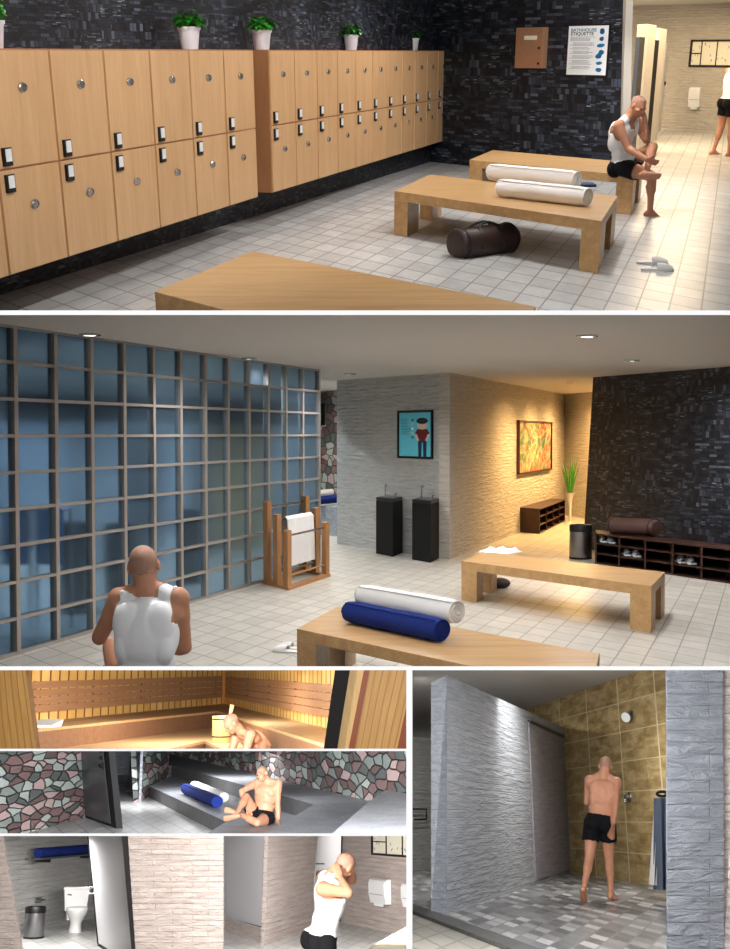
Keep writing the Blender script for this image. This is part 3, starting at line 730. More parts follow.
for cx, cz, rx, rz_ in [(q_[0], q_[1], q_[2] * 1.2, q_[3] * 1.2) for q_ in ((.84, .885, .065, .05), (.84, .735, .05, .042), (.83, .6, .09, .035), (.86, .465, .06, .04), (.8, .395, .07, .05), (.82, .24, .065, .036), (.82, .11, .065, .045))]:
    for j in range(4):
        ax, az = cx + rnd.uniform(-.3, .3) * rx, cz + rnd.uniform(-.3, .3) * rz_
        m.lathe([(1, 0), (1, .0012)], (0, 0, 0), 12, (0, -1, 0))
        for v in m.bm.verts[-24:]:
            v.co = V((W_ * (ax + v.co.x * rx * .75), -.0215 + v.co.y, H_ * az + v.co.z * rz_ * .75 * H_))
m.build('blue_picture', 'ink_blue', o)

# ---- washroom wall: framed notice, towel dispenser
def notice(Wf, px, label, cols):
    x0, z0, x1, z1 = Wf.rect(*px, .03); W_, H_ = x1 - x0, z1 - z0
    o = thing('framed_notice', label, 'picture', mtx=Wf.mtx(x0, z0, .002))
    fb = H_ * .075; fx = fb / CUR.k * .6
    m = MB(); m.box(0, W_, -.03, 0, 0, fb); m.box(0, W_, -.03, 0, H_ - fb, H_); m.box(0, fx, -.03, 0, 0, H_); m.box(W_ - fx, W_, -.03, 0, 0, H_)
    for c_ in cols: m.box(W_ * c_ - fx * .2, W_ * c_ + fx * .2, -.03, 0, 0, H_)
    m.box(0, W_ * cols[0], -.03, 0, H_ * .48, H_ * .52)
    m.build('frame', 'frame_black', o)
    MB().box(fx * .5, W_ - fx * .5, -.012, -.004, fb * .5, H_ - fb * .5).build('sheet', 'cream_paper', o)
    rnd = random.Random(5)
    for k in range(16):
        x = rnd.uniform(.05, .95) * W_; z = rnd.uniform(.15, .85) * H_
        MB().tube([(x, -.014, z), (x + rnd.uniform(-.03, .03) * W_, -.014, z + rnd.uniform(-.1, .1) * H_), (x + rnd.uniform(-.02, .02) * W_, -.014, z + rnd.uniform(-.1, .1) * H_)], .008, 4).build('line_drawing', 'ink_grey', o)
    return o
notice(GW, (689.5, 39.5, 752, 67.2), 'black-framed notice with line drawings on the cream brick wall, locker room', (.19, .44, .7))
def dispenser(Wf, px, label):
    x0, z0, x1, z1 = Wf.rect(*px, .14); W_, H_ = x1 - x0, z1 - z0
    o = thing('paper_towel_dispenser', label, 'dispenser', mtx=Wf.mtx(x0, z0, .0))
    pr = [(0, 0), (-.12, 0), (-.12, .1), (-.15, .35), (-.16, .8), (-.13, .95), (-.08, 1), (0, 1)]
    MB().rings([[V((x, y, z * H_)) for y, z in pr] for x in (0, W_ * .5, W_)]).build('cover', 'white_plastic', o, True)
    MB().box(W_ * .1, W_ * .9, -.162, -.15, H_ * .36, H_ * .38).build('seam', 'ink_grey', o)
    MB().box(W_ * .2, W_ * .8, -.1, -.095, -H_ * .12, 0).build('paper', 'paper', o)
    return o
dispenser(GW, (688.5, 87, 699.5, 107), 'white paper towel dispenser on the cream brick wall, left of the standing man')
# ================================================================== ROOM 2: lounge with glass wall, middle storey
use(R2)
A2, B2 = R2.vp(770), -R2.vp(-539)
HC = R2.above(R2.at(449.5, 559.4), 372.6)
floor_poly('floor', 'floor_pale2', [(-9, 4), (16, 4), (16, 34), (-9, 34)], A2, B2, off=(.07, .02))
floor_poly('ceiling', 'ceiling', [(-12, 4.7), (16, 4.7), (16, 33), (-12, 33)], A2, B2, HC)
def up(p, z): return V((p.x, p.y, z))
# grey brick wall with the basins, and the lit corridor wall
k0, k1 = R2.at(337, 543.8), R2.at(449.5, 559.4)
k0t = R2.dep(338, 380, k0.y); k1t = R2.dep(453, 374, k1.y)
slope_wall('wall_back', 'ledge_grey', k0, k1, up(k1, HC + .01), up(k0, HC + .01), .2, back=V((0, 1, 0)))
k2 = R2.at(564, 515); k2t = R2.dep(563, 393, k2.y)
slope_wall('wall_right', 'ledge_warm', k1, k2, up(k2, HC + .01), up(k1, HC + .01), .2, back=V((-.8, .6, 0)).normalized())
k3 = R2.at(600, 521.5)
slope_wall('wall_back', 'ledge_warm', k2, k3, up(k3, HC + .01), up(k2, HC + .01), .15)
# slate wall on the right
s0, s1 = R2.at(583, 548.5), R2.at(760, 577)
SL = WallF(s0, s1); s0t = SL.pt(593.2, 373.4); s1t = V((s1.x, s1.y, 0))
slope_wall('wall_right', 'slate', s0, s1, up(s1t, HC + .01), V((s0t.x, s0t.y, HC + .01)), .35, back=V((.25, .97, 0)).normalized(), uvs=1.3)
SL = WallF(s0, s1)
BW = WallF(k0, k1); YW = WallF(k1, k2)

# glass grid wall
g0, g1 = R2.at(0, 659), R2.at(318.5, 565)
gd = (g1 - g0); 
GL = WallF(g0, g1)
cx_ = [12.5, 52.7, 87, 121, 151, 177, 202, 225, 246, 265, 284, 301.5]
def gs(px, z=HC): # s of the column that shows at px on the top line
    lo, hi = -8, 20
    for _ in range(50):
        mid = (lo + hi) / 2; P = GL.P0 + GL.d * mid; q = R2.m.inverted() @ V((P.x, P.y, z)); x = CX + F * q.x / -q.z
        if x < px: lo = mid
        else: hi = mid
    return lo
ss = [gs(x) for x in cx_]; s_end = gs(318)
import statistics
step = (ss[-1] - ss[0]) / 11
m = MB(); s_lo = ss[0] - step * 2.0; HT = HC
T_ = .028
def P_(s, y, z): return GL.P0 + GL.d * s + GL.back * y + V((0, 0, z))
def gbar(m, s0_, s1_, z0, z1, y0=-.03, y1=.05):
    m.hexa([P_(s0_, y0, z0), P_(s1_, y0, z0), P_(s1_, y1, z0), P_(s0_, y1, z0)], [P_(s0_, y0, z1), P_(s1_, y0, z1), P_(s1_, y1, z1), P_(s0_, y1, z1)])
cols = [ss[0] + step * i for i in range(-2, 12)] + [s_end]
for s in cols: gbar(m, s - T_ / R2.k * .5, s + T_ / R2.k * .5, 0, HT)
for j in range(1, 9): z = HT * j / 9; gbar(m, s_lo, s_end, z - .014, z + .014, -.027, .047)
gbar(m, s_lo, s_end, 0, .03); gbar(m, s_lo, s_end, HT - .02, HT)
gf = m.build('window_1', 'mullion', kind='structure')
m = MB(); gbar(m, s_lo, s_end - .01, .01, HT - .01, 0, .03); gl = m.build('glass', 'glass'); gl.parent = gf; gl.matrix_world = gf.matrix_world.copy(); gl.matrix_parent_inverse = gf.matrix_world.inverted()

# wet room seen through the glass
h0, h1 = R2.at(-60, 560), R2.at(330, 519)
slope_wall('wall_back', 'ledge_cool', h0, h1, up(h1, HC), up(h0, HC), .15)
HW = WallF(h0, h1)
def cubicle(px0, px1, py, hgt, mat, label, name='shower_partition', th=.12):
    a = R2.at(px0, py); b = R2.at(px1, py - (px1 - px0) * .1); m = MB(); e = V((.1, .5, 0))
    base = V((a.x, a.y, 0)); d = b - a
    m.hexa([V((0, 0, 0)), d, d + e, e], [V((0, 0, hgt)), d + V((0, 0, hgt)), d + e + V((0, 0, hgt)), e + V((0, 0, hgt))], .01)
    return tag(m.build(name, mat, mtx=Matrix.Translation(base)), label, 'partition')
cubicle(66, 92, 574, 1.95, 'ledge_cool', 'grey partition blurred behind the glass wall, leftmost')
cubicle(122, 152, 568, 1.95, 'door_grey', 'dark partition blurred behind the glass wall, second from left')
cubicle(190, 202, 560, 1.95, 'door_grey', 'dark narrow partition blurred behind the glass, left of the olive tiles')
a = R2.at(206, 553); b = R2.at(268, 546)
m = MB(); m.face([a, b, up(b, 2.25), up(a, 2.25)], [(0, 0), (2, 0), (2, 2.3), (0, 2.3)])
m.face([a + V((0, .2, 0)), up(a, 2.25) + V((0, .2, 0)), up(b, 2.25) + V((0, .2, 0)), b + V((0, .2, 0))])
tag(m.build('tiled_panel', 'tan_tile'), 'olive-tan tiled shower wall blurred behind the glass wall', 'wall panel')
# beam band high in the wet room
a = R2.at(-60, 590); b = R2.at(325, 545); m = MB()
m.hexa([up(a, 2.05), up(b, 2.05), up(b, 2.05) + V((0, .2, 0)), up(a, 2.05) + V((0, .2, 0))], [up(a, 2.42), up(b, 2.42), up(b, 2.42) + V((0, .2, 0)), up(a, 2.42) + V((0, .2, 0))])
m.build('trim_8', 'black_matte', kind='structure')
for px, lab in ((16, 'light blue towel hanging behind the glass wall, at the far left'), (50, 'light blue towel behind the glass, second from the left picture edge')):
    a = R2.at(px, 628); o = thing('hanging_towel', lab, 'towel', a, 0, 'blue towels behind the glass')
    MB().box(-.13, .13, 0, .03, .62, 1.16, .01).build('towel_cloth', 'towel_light_blue', o)
    MB().tube([(-.2, .015, 1.165), (.2, .015, 1.165)], .012).build('rail', 'chrome', o)
    for sg in (-1, 1): MB().box(sg * .2 - .012, sg * .2 + .012, 0, .03, 0, 1.18).build('stand', 'chrome', o)
for px, py, hh, lab in ((75, 610, .95, 'dark floor-standing basin blurred behind the glass, left'), (120, 603, .9, 'dark floor-standing basin blurred behind the glass, centre'), (190, 583, .95, 'dark floor-standing basin blurred behind the glass, right')):
    a = R2.at(px, py); m = MB(); m.box(-.14, .14, -.14, .14, 0, hh, .01); o = m.build('pedestal_basin', 'black_matte', mtx=Matrix.Translation(a)); tag(o, lab, 'basin')
    mm = MB(); mm.tube([(0, .08, hh - .01), (0, .08, hh + .18), (0, 0, hh + .2)], .01); mm.build('tap', 'chrome', o)

# stone room glimpsed past the glass wall
a, b = R2.at(300, 520), R2.at(345, 524)
slope_wall('wall_back', 'stones', a, b, up(b, HC), up(a, HC), .15)
a, b = R2.at(296, 533), R2.at(346, 537)
m = MB(); za, zb_ = 0, .5
m.hexa([a, b, b + V((0, 1.5, 0)), a + V((0, 1.5, 0))], [up(a, .55), up(b, .55), up(b, .55) + V((0, 1.5, 0)), up(a, .55) + V((0, 1.5, 0))], .01)
tag(m.build('stone_step', 'granite'), 'grey granite bathing step seen past the end of the glass wall', 'step')
a, b = R2.at(300, 512), R2.at(345, 514.5)
m = MB(); hz = R2.above(a, 415); m.hexa([up(a, hz), up(b, hz), up(b, hz) + V((0, -.6, 0)), up(a, hz) + V((0, -.6, 0))][::-1], [up(a, HC), up(b, HC), up(b, HC) + V((0, -.6, 0)), up(a, HC) + V((0, -.6, 0))][::-1])
m.build('trim_9', 'black_matte', kind='structure')
e0, e1 = R2.at(316, 500.5, .66), R2.at(337.5, 498.5, .66)
rolled('rolled_towel', 'navy blue rolled towel on the granite step past the glass wall', 'towel', e0, e1 + (e1 - e0) * .3, .085, 'towel_blue', spiral=False)
e0, e1 = R2.at(316, 493.5, .66) , R2.at(337.5, 491.5, .66)
rolled('rolled_towel', 'white rolled towel behind the navy roll on the granite step', 'towel', e0 , e1 + (e1 - e0) * .3, .07, 'towel_white', spiral=False)

# ---- recessed ceiling spots
def ceil_spot(label, px, py, r=.085):
    p = R2.at(px, py, HC); o = thing('ceiling_spot', label, 'ceiling light', p, 0, 'ceiling spots'); r = R2.size(1, p) * r
    MB().lathe([(r, 0), (r, -.012), (r * .78, -.02), (r * .7, -.004)], n=24, cap=False).build('trim_ring', 'chrome', o, True)
    MB().lathe([(r * .7, -.012), (r * .01, -.012)], n=24, cap=False).build('lens', 'lamp', o)
ceil_spot('recessed ceiling spot above the top left of the glass wall', 90, 334, 11)
ceil_spot('recessed ceiling spot over the glass wall, about its middle', 249, 358, 8)
ceil_spot('small recessed ceiling spot near the right end of the glass wall', 350.5, 373.5, 6)
ceil_spot('largest recessed ceiling spot, top right, in front of the corridor', 587, 335.5, 11)
ceil_spot('recessed ceiling spot just in front of the slate wall', 632, 360, 8)
ceil_spot('tiny ceiling spot deep in the yellow-lit corridor', 570, 381.5, 4)

# ---- benches with things on them
a0, b0 = R2.at(296.8, 628.6, .45), R2.at(338, 606, .45); f1 = R2.at(370, 648.8, .45); b1 = R2.at(599.8, 653.5, .45)
fd = f1 - a0; bd = b1 - b0
bench('bench', 'nearest oak bench in the lounge, with the blue and white rolls', [a0, a0 + bd * 1.0, b1, b0], lu=.085, th=.085)
c = [R2.at(461.4, 560.9, .45), R2.at(651.4, 586.2, .45), R2.at(665, 572, .45), R2.at(482, 551.5, .45)]
bench('bench', 'far oak bench in the lounge, with crumpled white towel at its left end', c, lu=.095, th=.1)
roll_px('white rolled towel stacked behind the blue roll on the nearest lounge bench', (363, 595.5), (457, 612), .09, .565, 'towel_white')
roll_px('blue rolled towel at the front of the nearest lounge bench', (350, 611.5), (442, 630.5), .086, .45, 'towel_blue')
# crumpled towel
p = R2.at(500, 552, .45); rnd = random.Random(9)
m = MB(); n = 30; G = {}
for i in range(n + 1):
    for j in range(15):
        u, v = i / n - .5, j / 14 - .5
        edge = max(0, 1 - (abs(u) * 2) ** 4) * max(0, 1 - (abs(v) * 2) ** 4)
        z = .006 + edge * (.035 + .014 * math.sin(u * 19 + v * 7) + .012 * math.sin(v * 23 - u * 9) + .007 * math.sin(u * 41))
        w_ = 1 + .12 * math.sin(v * 9 + 1); G[i, j] = m.bm.verts.new((u * .46 * w_ + v * .1, v * .36 * (1 + .2 * math.sin(u * 8)), max(z, .004)))
for i in range(n):
    for j in range(14): m.bm.faces.new((G[i, j], G[i + 1, j], G[i + 1, j + 1], G[i, j + 1]))
tag(m.build('crumpled_towel', 'towel_white', smooth=True, mtx=Matrix.Translation(p) @ Matrix.Rotation(-.2, 4, 'Z')), 'crumpled white towel on the left end of the far lounge bench', 'towel')
a, b = slipper_pair('slipper', '', R2.at(291, 651), math.radians(70), 'towel_white', 1.0, 'slippers beside the nearest lounge bench', .14)
a['label'] = 'white slipper by the left leg of the nearest lounge bench, farther of the two'; b['label'] = 'white slipper by the left leg of the nearest lounge bench, nearer of the two'
p = R2.at(500, 588)
tag(MB().ball((0, 0, .06), (.13, .1, .07), 14, 8).build('small_bag', 'leather', mtx=Matrix.Translation(p), smooth=True), 'small dark bag under the left end of the far lounge bench', 'bag')

# ---- towel rack
r0, r1, r2_, r3 = R2.at(262, 583.5), R2.at(288.5, 590.8), R2.at(330.4, 576.6), R2.at(304, 570.2)
base = (r0 + r1 + r2_ + r3) / 4; o = thing('towel_rack', 'stepped wooden towel rack with three rails, by the glass wall', 'rack', base)
Q = lambda u, v, z: r0 * (1 - u) * (1 - v) + r1 * u * (1 - v) + r2_ * u * v + r3 * (1 - u) * v - base + V((0, 0, z))
def rbar(u0, u1, v0, v1, z0, z1, nm='frame_bar', mat='rack_wood'):
    m = MB(); a = (u0, v0), (u1, v0), (u1, v1), (u0, v1)
    return m.hexa([Q(u, v, z0) for u, v in a], [Q(u, v, z1) for u, v in a], .004).build(nm, mat, o)
rbar(0, 1, 0, .09, 0, .04, 'base_bar'); rbar(0, 1, .91, 1, 0, .04, 'base_bar'); rbar(0, .17, .09, .91, 0, .04, 'base_bar'); rbar(.83, 1, .09, .91, 0, .04, 'base_bar')
tops = []
for (u, pxy0, pxy1) in ((.05, 500.8, 496.3), (.42, 514, 508), (.8, 529, 523.2)):
    hz = [R2.above(Q(u + .07, v, 0) + base, yy) for v, yy in ((.04, pxy0), (.96, pxy1))]; hz = sum(hz) / 2; tops.append(hz)
    for v0 in (0, .91): rbar(u, u + .17, v0, v0 + .09, .04, hz, 'post')
    MB().tube([Q(u + .085, .04, hz - .07), Q(u + .085, .96, hz - .07)], .014).build('rail', 'chrome', o, True)
    MB().tube([Q(u + .085, .04, .16), Q(u + .085, .96, .16)], .012).build('rail', 'rack_wood', o, True)
# towel on the middle rail
zt = tops[1] - .055; m = MB(); rings = []
for v in [.2 + .62 * k / 20 for k in range(21)]:
    w_ = .012 * math.sin(v * 40); f = []
    for (du, z) in ((-.16, zt - .5), (-.13 , zt - .25), (-.1, zt - .02), (0, zt + .012), (.1, zt - .02), (.14, zt - .3), (.17, zt - .6)):
        f.append(Q(.505 + du, v, z) + V((w_, w_, 0)) + base)
    rings.append([p_ + V((0, 0, 0)) for p_ in f] + [p_ - V((0, 0, .012)) for p_ in f[::-1]])
tag(m.rings(rings).build('hanging_towel', 'towel_white', smooth=True), 'white towel draped over the middle rail of the wooden rack', 'towel')

# ---- two black pedestal basins
def pedestal(label, f, ytop, spx):
    """f: floor pixels left, front, right"""
    L_, C_, R_ = [R2.at(*p) for p in f]; D_ = L_ + R_ - C_; base = (L_ + R_) / 2; h = R2.above(C_, ytop)
    o = thing('pedestal_basin', label, 'basin', base); P = [p - base for p in (L_, C_, R_, D_)]
    MB().prism(P, 0, h - .05, .008).build('column', 'black_matte', o)
    m = MB(); cen = sum(P, V((0, 0, 0))) / 4
    m.prism([p for p in P], h - .045, h, .006).build('basin_top', 'black', o)
    m = MB(); m.prism([cen + (p - cen) * .78 for p in P], h - .002, h + .006, .002).build('bowl', 'steel', o)
    t = cen + (P[3] - cen) * .45 + (P[0] - cen) * .2
    MB().tube([t + V((0, 0, h)), t + V((0, 0, h + .17)), t + V((0, -.02, h + .19)), t + V((.02, -.12, h + .19)), t + V((.02, -.13, h + .16))], .009).build('spout', 'chrome', o, True)
    t = cen + (P[2] - cen) * .45; MB().tube([t + V((0, 0, h)), t + V((0, 0, h + .05)), t + V((.02, -.04, h + .055))], .01).build('lever', 'chrome', o, True)
pedestal('left black pedestal basin under the blue cartoon poster', ((376, 553.5), (393, 557), (402.6, 552.8)), 499, 0)
pedestal('right black pedestal basin nearest the wall corner', ((412, 559.6), (430.5, 562.8), (440, 558)), 501, 0)

# ---- cartoon poster on the grey wall
x0, z0, x1, z1 = BW.rect(397.6, 410.4, 432.6, 458.5, .02); W_, H_ = x1 - x0, z1 - z0
o = thing('cartoon_poster', 'blue framed poster of a cartoon man in a maroon shirt, grey brick wall', 'poster', mtx=BW.mtx(x0, z0, .002))
m = MB(); f = .045 * H_; m.box(0, W_, -.03, 0, 0, f); m.box(0, W_, -.03, 0, H_ - f, H_); m.box(0, f, -.03, 0, 0, H_); m.box(W_ - f, W_, -.03, 0, 0, H_); m.build('frame', 'frame_black', o)
MB().box(f * .6, W_ - f * .6, -.012, -.002, f * .6, H_ - f * .6).build('sheet', 'sky_blue', o)
def flat(poly, mat, name, y=-.014):
    m = MB(); m.hexa([V((W_ * x, y, H_ * z)) for x, z in poly], [V((W_ * x, y - .002, H_ * z)) for x, z in poly]).build(name, mat, o)
def disc(cx, cz, rx, rz, n=16): return [(cx + rx * math.cos(2 * PI * k / n), cz + rz * math.sin(2 * PI * k / n)) for k in range(n)]
flat([(.6, .04), (.68, .04), (.69, .34), (.59, .34)], 'navy', 'trouser_leg'); flat([(.74, .04), (.82, .04), (.83, .34), (.73, .34)], 'navy', 'trouser_leg')
flat([(.6, .33), (.82, .33), (.83, .37), (.59, .37)], 'navy', 'belt')
flat([(.62, .37), (.8, .37), (.85, .5), (.85, .61), (.57, .61), (.57, .5)], 'maroon', 'shirt', -.016)
flat([(.5, .52), (.57, .61), (.62, .58), (.57, .5)], 'maroon', 'sleeve', -.0165); flat([(.92, .52), (.85, .61), (.8, .58), (.85, .5)], 'maroon', 'sleeve', -.0165)
flat([(.5, .5), (.55, .5), (.63, .38), (.58, .36)], 'peach', 'arm', -.0175); flat([(.92, .5), (.87, .5), (.79, .38), (.84, .36)], 'peach', 'arm', -.0175)
flat(disc(.71, .7, .14, .1), 'peach', 'face', -.0165); flat(disc(.71, .78, .16, .065), 'hair_print', 'cartoon_hair', -.019)
m = MB(); rnd = random.Random(4)
for k in range(11):
    z = .82 - k * .032; m.box(W_ * .1, W_ * rnd.uniform(.26, .38), -.0145, -.0118, H_ * z, H_ * (z + .009))
m.build('small_print', 'ink_teal', o)
for cz, mt in ((.8, 'ink_teal'), (.72, 'peach'), (.62, 'paper'), (.53, 'peach'), (.44, 'ink_teal')): flat(disc(.43, cz, .035, .03, 10), mt, 'poster_icon')

# ---- abstract painting in the corridor
x0, z0, x1, z1 = YW.rect(518, 421, 551, 472, .03); W_, H_ = x1 - x0, z1 - z0
o = thing('abstract_painting', 'colourful red, yellow and green abstract painting in the yellow-lit corridor', 'painting', mtx=YW.mtx(x0, z0, .002))
m = MB(); f = .03 * H_; m.box(0, W_, -.06, 0, 0, f); m.box(0, W_, -.06, 0, H_ - f, H_); m.box(0, f * 1.4, -.06, 0, 0, H_); m.box(W_ - f * 1.4, W_, -.06, 0, 0, H_); m.build('frame', 'dark_brown', o)
m = MB(); m.face([(f, -.03, f), (W_ - f, -.03, f), (W_ - f, -.03, H_ - f), (f, -.03, H_ - f)], [(0, 0), (1, 0), (1, 1), (0, 1)]); m.build('canvas', 'art', o)

# ---- cubby shelf
def cubby(name, label, FL, FR, BR, BL, h, nc, nr, z0=.0, mat='dark_brown', th=.018, group=None):
    """open front runs FL->FR"""
    base = (FL + FR + BR + BL) / 4; base.z = 0; o = thing(name, label, 'shoe rack', base)
    P = lambda u, v, z: FL * (1 - u) * (1 - v) + FR * u * (1 - v) + BR * u * v + BL * (1 - u) * v - base + V((0, 0, z))
    tu = th / (FR - FL).length / CUR.k * .8
    def bx(nm, u0, u1, v0, v1, za, zb):
        a = (u0, v0), (u1, v0), (u1, v1), (u0, v1); return MB().hexa([P(u, v, za) for u, v in a], [P(u, v, zb) for u, v in a]).build(nm, mat, o)
    bx('back_panel', 0, 1, .95, 1, z0, h)
    bx('top_board', 0, 1, 0, 1, h - th * 1.2, h)
    bx('bottom_board', 0, 1, 0, 1, z0, z0 + th)
    bx('side_panel', 0, tu * 1.3, 0, 1, z0, h); bx('side_panel', 1 - tu * 1.3, 1, 0, 1, z0, h)
    for i in range(1, nc): u = i / nc; bx('divider', u - tu / 2, u + tu / 2, 0, .96, z0, h - .01)
    for j in range(1, nr): z = z0 + (h - z0) * j / nr; bx('shelf_board', 0, 1, .02, .96, z - th / 2, z + th / 2)
    return o, P, base
FL, FR = R2.at(539.6, 534), R2.at(565, 521.2); BL = R2.at(517.3, 531.8)
h = R2.above(FL, 508.9)
cubby('cubby_shelf', 'low red-brown cubby shelf against the yellow-lit corridor wall', FL, FR, FR + BL - FL, BL, h, 4, 3)
FL, FR = R2.at(595, 563.5), R2.at(701.6, 579.5); FRR = FL + (FR - FL) * (9 / 4)
h = R2.above(FL, 533.2)
bk = (FR - FL).normalized(); bk = V((-bk.y, bk.x, 0)) 
BLq = R2.at(598.5, 553)
back = V((.12, .62, 0))
cols_u = None
o, P, base = cubby('shoe_rack', 'long dark brown shoe rack of open cubbies along the slate wall', FL, FL + (FR - FL) * 1.5, FL + (FR - FL) * 1.5 + back, FL + back, h, 6, 3)
def shoe(label, col, row, k_):
    u = (col + .32 + .36 * k_) / 6; z = h / 3 * row + .02
    t = thing('trainer', label, 'shoe', P(u, .3, z) + base, .0, 'grey trainers in the shoe rack')
    pr = [(-.13, .03), (-.1, .042), (0, .038), (.08, .046), (.13, .03)]
    sx_ = 1.25
    MB().prism([(w_ * sx_, y) for y, w_ in pr] + [(-w_ * sx_, y) for y, w_ in reversed(pr)], 0, .022, .003).build('sole', 'white_plastic', t)
    rs = []
    for y, w_, hh in ((-.13, .03, .035), (-.1, .04, .05), (0, .038, .06), (.07, .043, .085), (.12, .036, .09), (.135, .02, .08)):
        rs.append([V((w_ * sx_ * math.cos(a), y, .02 + hh * math.sin(a))) for a in [PI * j / 10 for j in range(11)]])
    MB().rings(rs, False, False).build('upper', 'ink_grey', t, True)
    MB().tube([(-.02, -.05, .07), (.02, -.03, .078), (-.02, -.01, .083), (.02, .01, .088)], .005, 5).build('laces', 'white_plastic', t, True)
for col, row, lab in ((0, 2, 'top row, first cubby'), (1, 1, 'middle row, second cubby'), (3, 1, 'middle row, fourth cubby')):
    for k_, sd in ((0, 'left'), (1, 'right')): shoe(f'{sd} grey trainer of the pair in the shoe rack, {lab}', col, row, k_)
e0 = P(.02, .5, 0) + base; 
q0_, q1_ = R2.at(611, 533.5, h), R2.at(657, 537, h)
duffel('brown leather duffel bag lying on top of the shoe rack', q0_, q1_, .15, 'leather2', h, .8, False)

# ---- bin
def bin_(label, p, r, h, mat='steel', name='waste_bin'):
    o = thing(name, label, 'bin', p)
    MB().lathe([(r * .96, 0), (r, .02), (r, h * .8), (r * .99, h * .8)], n=32).build('drum', mat, o, True)
    MB().lathe([(r * 1.01, h * .8), (r * 1.02, h * .97), (r * .96, h), (r * .86, h * .985), (r * .8, h * .84)], n=32, cap=False).build('rim', 'black', o, True)
    MB().lathe([(r * .8, h * .8), (r * .8, h * .845)], n=32).build('lid', 'black', o, True)
    MB().lathe([(r * 1.0, 0), (r * 1.02, .03)], n=32).build('base_ring', 'black', o, True)
    return o
p = R2.at(580.5, 558.5); bin_('cylindrical steel waste bin with black rim, between bench and shoe rack', p, R2.size(11, p), R2.above(p, 524.5))
# ---- tall vase plant
p = R2.at(570, 522.5); hz = R2.above(p, 492.5)
o = thing('vase_plant', 'tall grass-like plant in a slim pale vase, in the corridor corner', 'plant', p)
MB().lathe([(.06, 0), (.03, .02), (.028, hz * .45), (.05, hz * .8), (.1, hz * .985), (.115, hz), (.1, hz - .01), (.02, hz * .7)], n=20).build('vase', 'pot', o, True)
m = MB(); rnd = random.Random(1); hl = R2.above(p, 457)
for k in range(26):
    az = rnd.uniform(0, 2 * PI); tl = rnd.uniform(.02, .2); hh = rnd.uniform(.55, 1) * (hl - hz); pts = []
    dx, dy = math.cos(az) * tl, math.sin(az) * tl
    for j in range(6):
        t_ = j / 5; pts.append((dx * t_ ** 1.5 + .03 * math.cos(az), dy * t_ ** 1.5 + .03 * math.sin(az), hz - .1 + (hh + .1) * t_))
    m.tube(pts, [.016, .018, .016, .013, .008, .002], 5)
m.build('leaves', 'leaf2', o, True)
# ================================================================== ROOM 3: sauna
use(R3)
def kids(o, lst):
    for name, mat, mb in lst: mb.build(name, mat, o)
ZL, ZU = .45, .72
A3, B3 = R3.vp(710), -R3.vp(20)
floor_poly('floor', 'sauna_bench', [(-9, 3), (9, 3), (9, 34), (-9, 34)], A3, B3)
C_ = R3.at(224, 703.4, ZU); Lw = R3.at(57.5, 719.8, ZU); Rw = R3.at(324.7, 727.5, ZU)
Lw2 = C_ + (Lw - C_) * 1.7; Rw2 = C_ + (Rw - C_) * 1.25
def g0_(p, z=0): return V((p.x, p.y, z))
slope_wall('wall_left', 'sauna_yellow', g0_(Lw2), g0_(C_), g0_(C_, 2.3), g0_(Lw2, 2.3), .1)
slope_wall('wall_right', 'sauna_yellow', g0_(C_), g0_(Rw2), g0_(Rw2, 2.3), g0_(C_, 2.3), .1)
LW3, RW3 = WallF(Lw, C_), WallF(C_, Rw)
I_ = R3.at(217.3, 711, ZU); Lf = R3.at(36.4, 729.3, ZU); Rf = R3.at(322.7, 743.6, ZU)
Lf2 = I_ + (Lf - I_) * 1.3; Rf2 = I_ + (Rf - I_) * 1.2
def step_bench(name, label, poly, z, zb, mat, rmat, front):
    base = g0_(sum(poly, V((0, 0, 0))) / len(poly)); o = thing(name, label, 'bench', base)
    MB().prism([p - base for p in poly], z - .035, z, .004).build('seat', mat, o)
    n = len(front)
    for a, b in zip(front, front[1:]):
        d = (b - a).normalized(); nb = V((0, 0, 1)).cross(d) * .03
        if nb.y < 0: nb = -nb
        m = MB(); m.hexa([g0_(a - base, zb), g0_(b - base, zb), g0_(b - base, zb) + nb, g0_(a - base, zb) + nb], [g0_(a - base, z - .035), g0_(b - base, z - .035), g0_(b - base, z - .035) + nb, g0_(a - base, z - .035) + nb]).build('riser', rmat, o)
    # slat joints along the seat
    for (a, b), (c, d_) in (((poly[0], poly[1]), (poly[-1], poly[-2])), ):
        pass
    return o
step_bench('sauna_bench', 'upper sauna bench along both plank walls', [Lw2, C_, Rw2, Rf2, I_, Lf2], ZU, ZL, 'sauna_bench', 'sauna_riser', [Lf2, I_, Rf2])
K_ = R3.at(204.8, 740.8, ZL); Ka = R3.at(170.3, 748.4, ZL); Kb = R3.at(221, 748.4, ZL)
Ka2 = K_ + (Ka - K_) * 3.4; Kb2 = K_ + (Kb - K_) * 3.2
step_bench('sauna_bench', 'lower sauna bench step in front of the upper one', [g0_(Lf2, ZL), g0_(I_, ZL), g0_(Rf2, ZL), Kb2, K_, Ka2], ZL, 0, 'sauna_bench', 'sauna_riser', [Ka2, K_, Kb2])
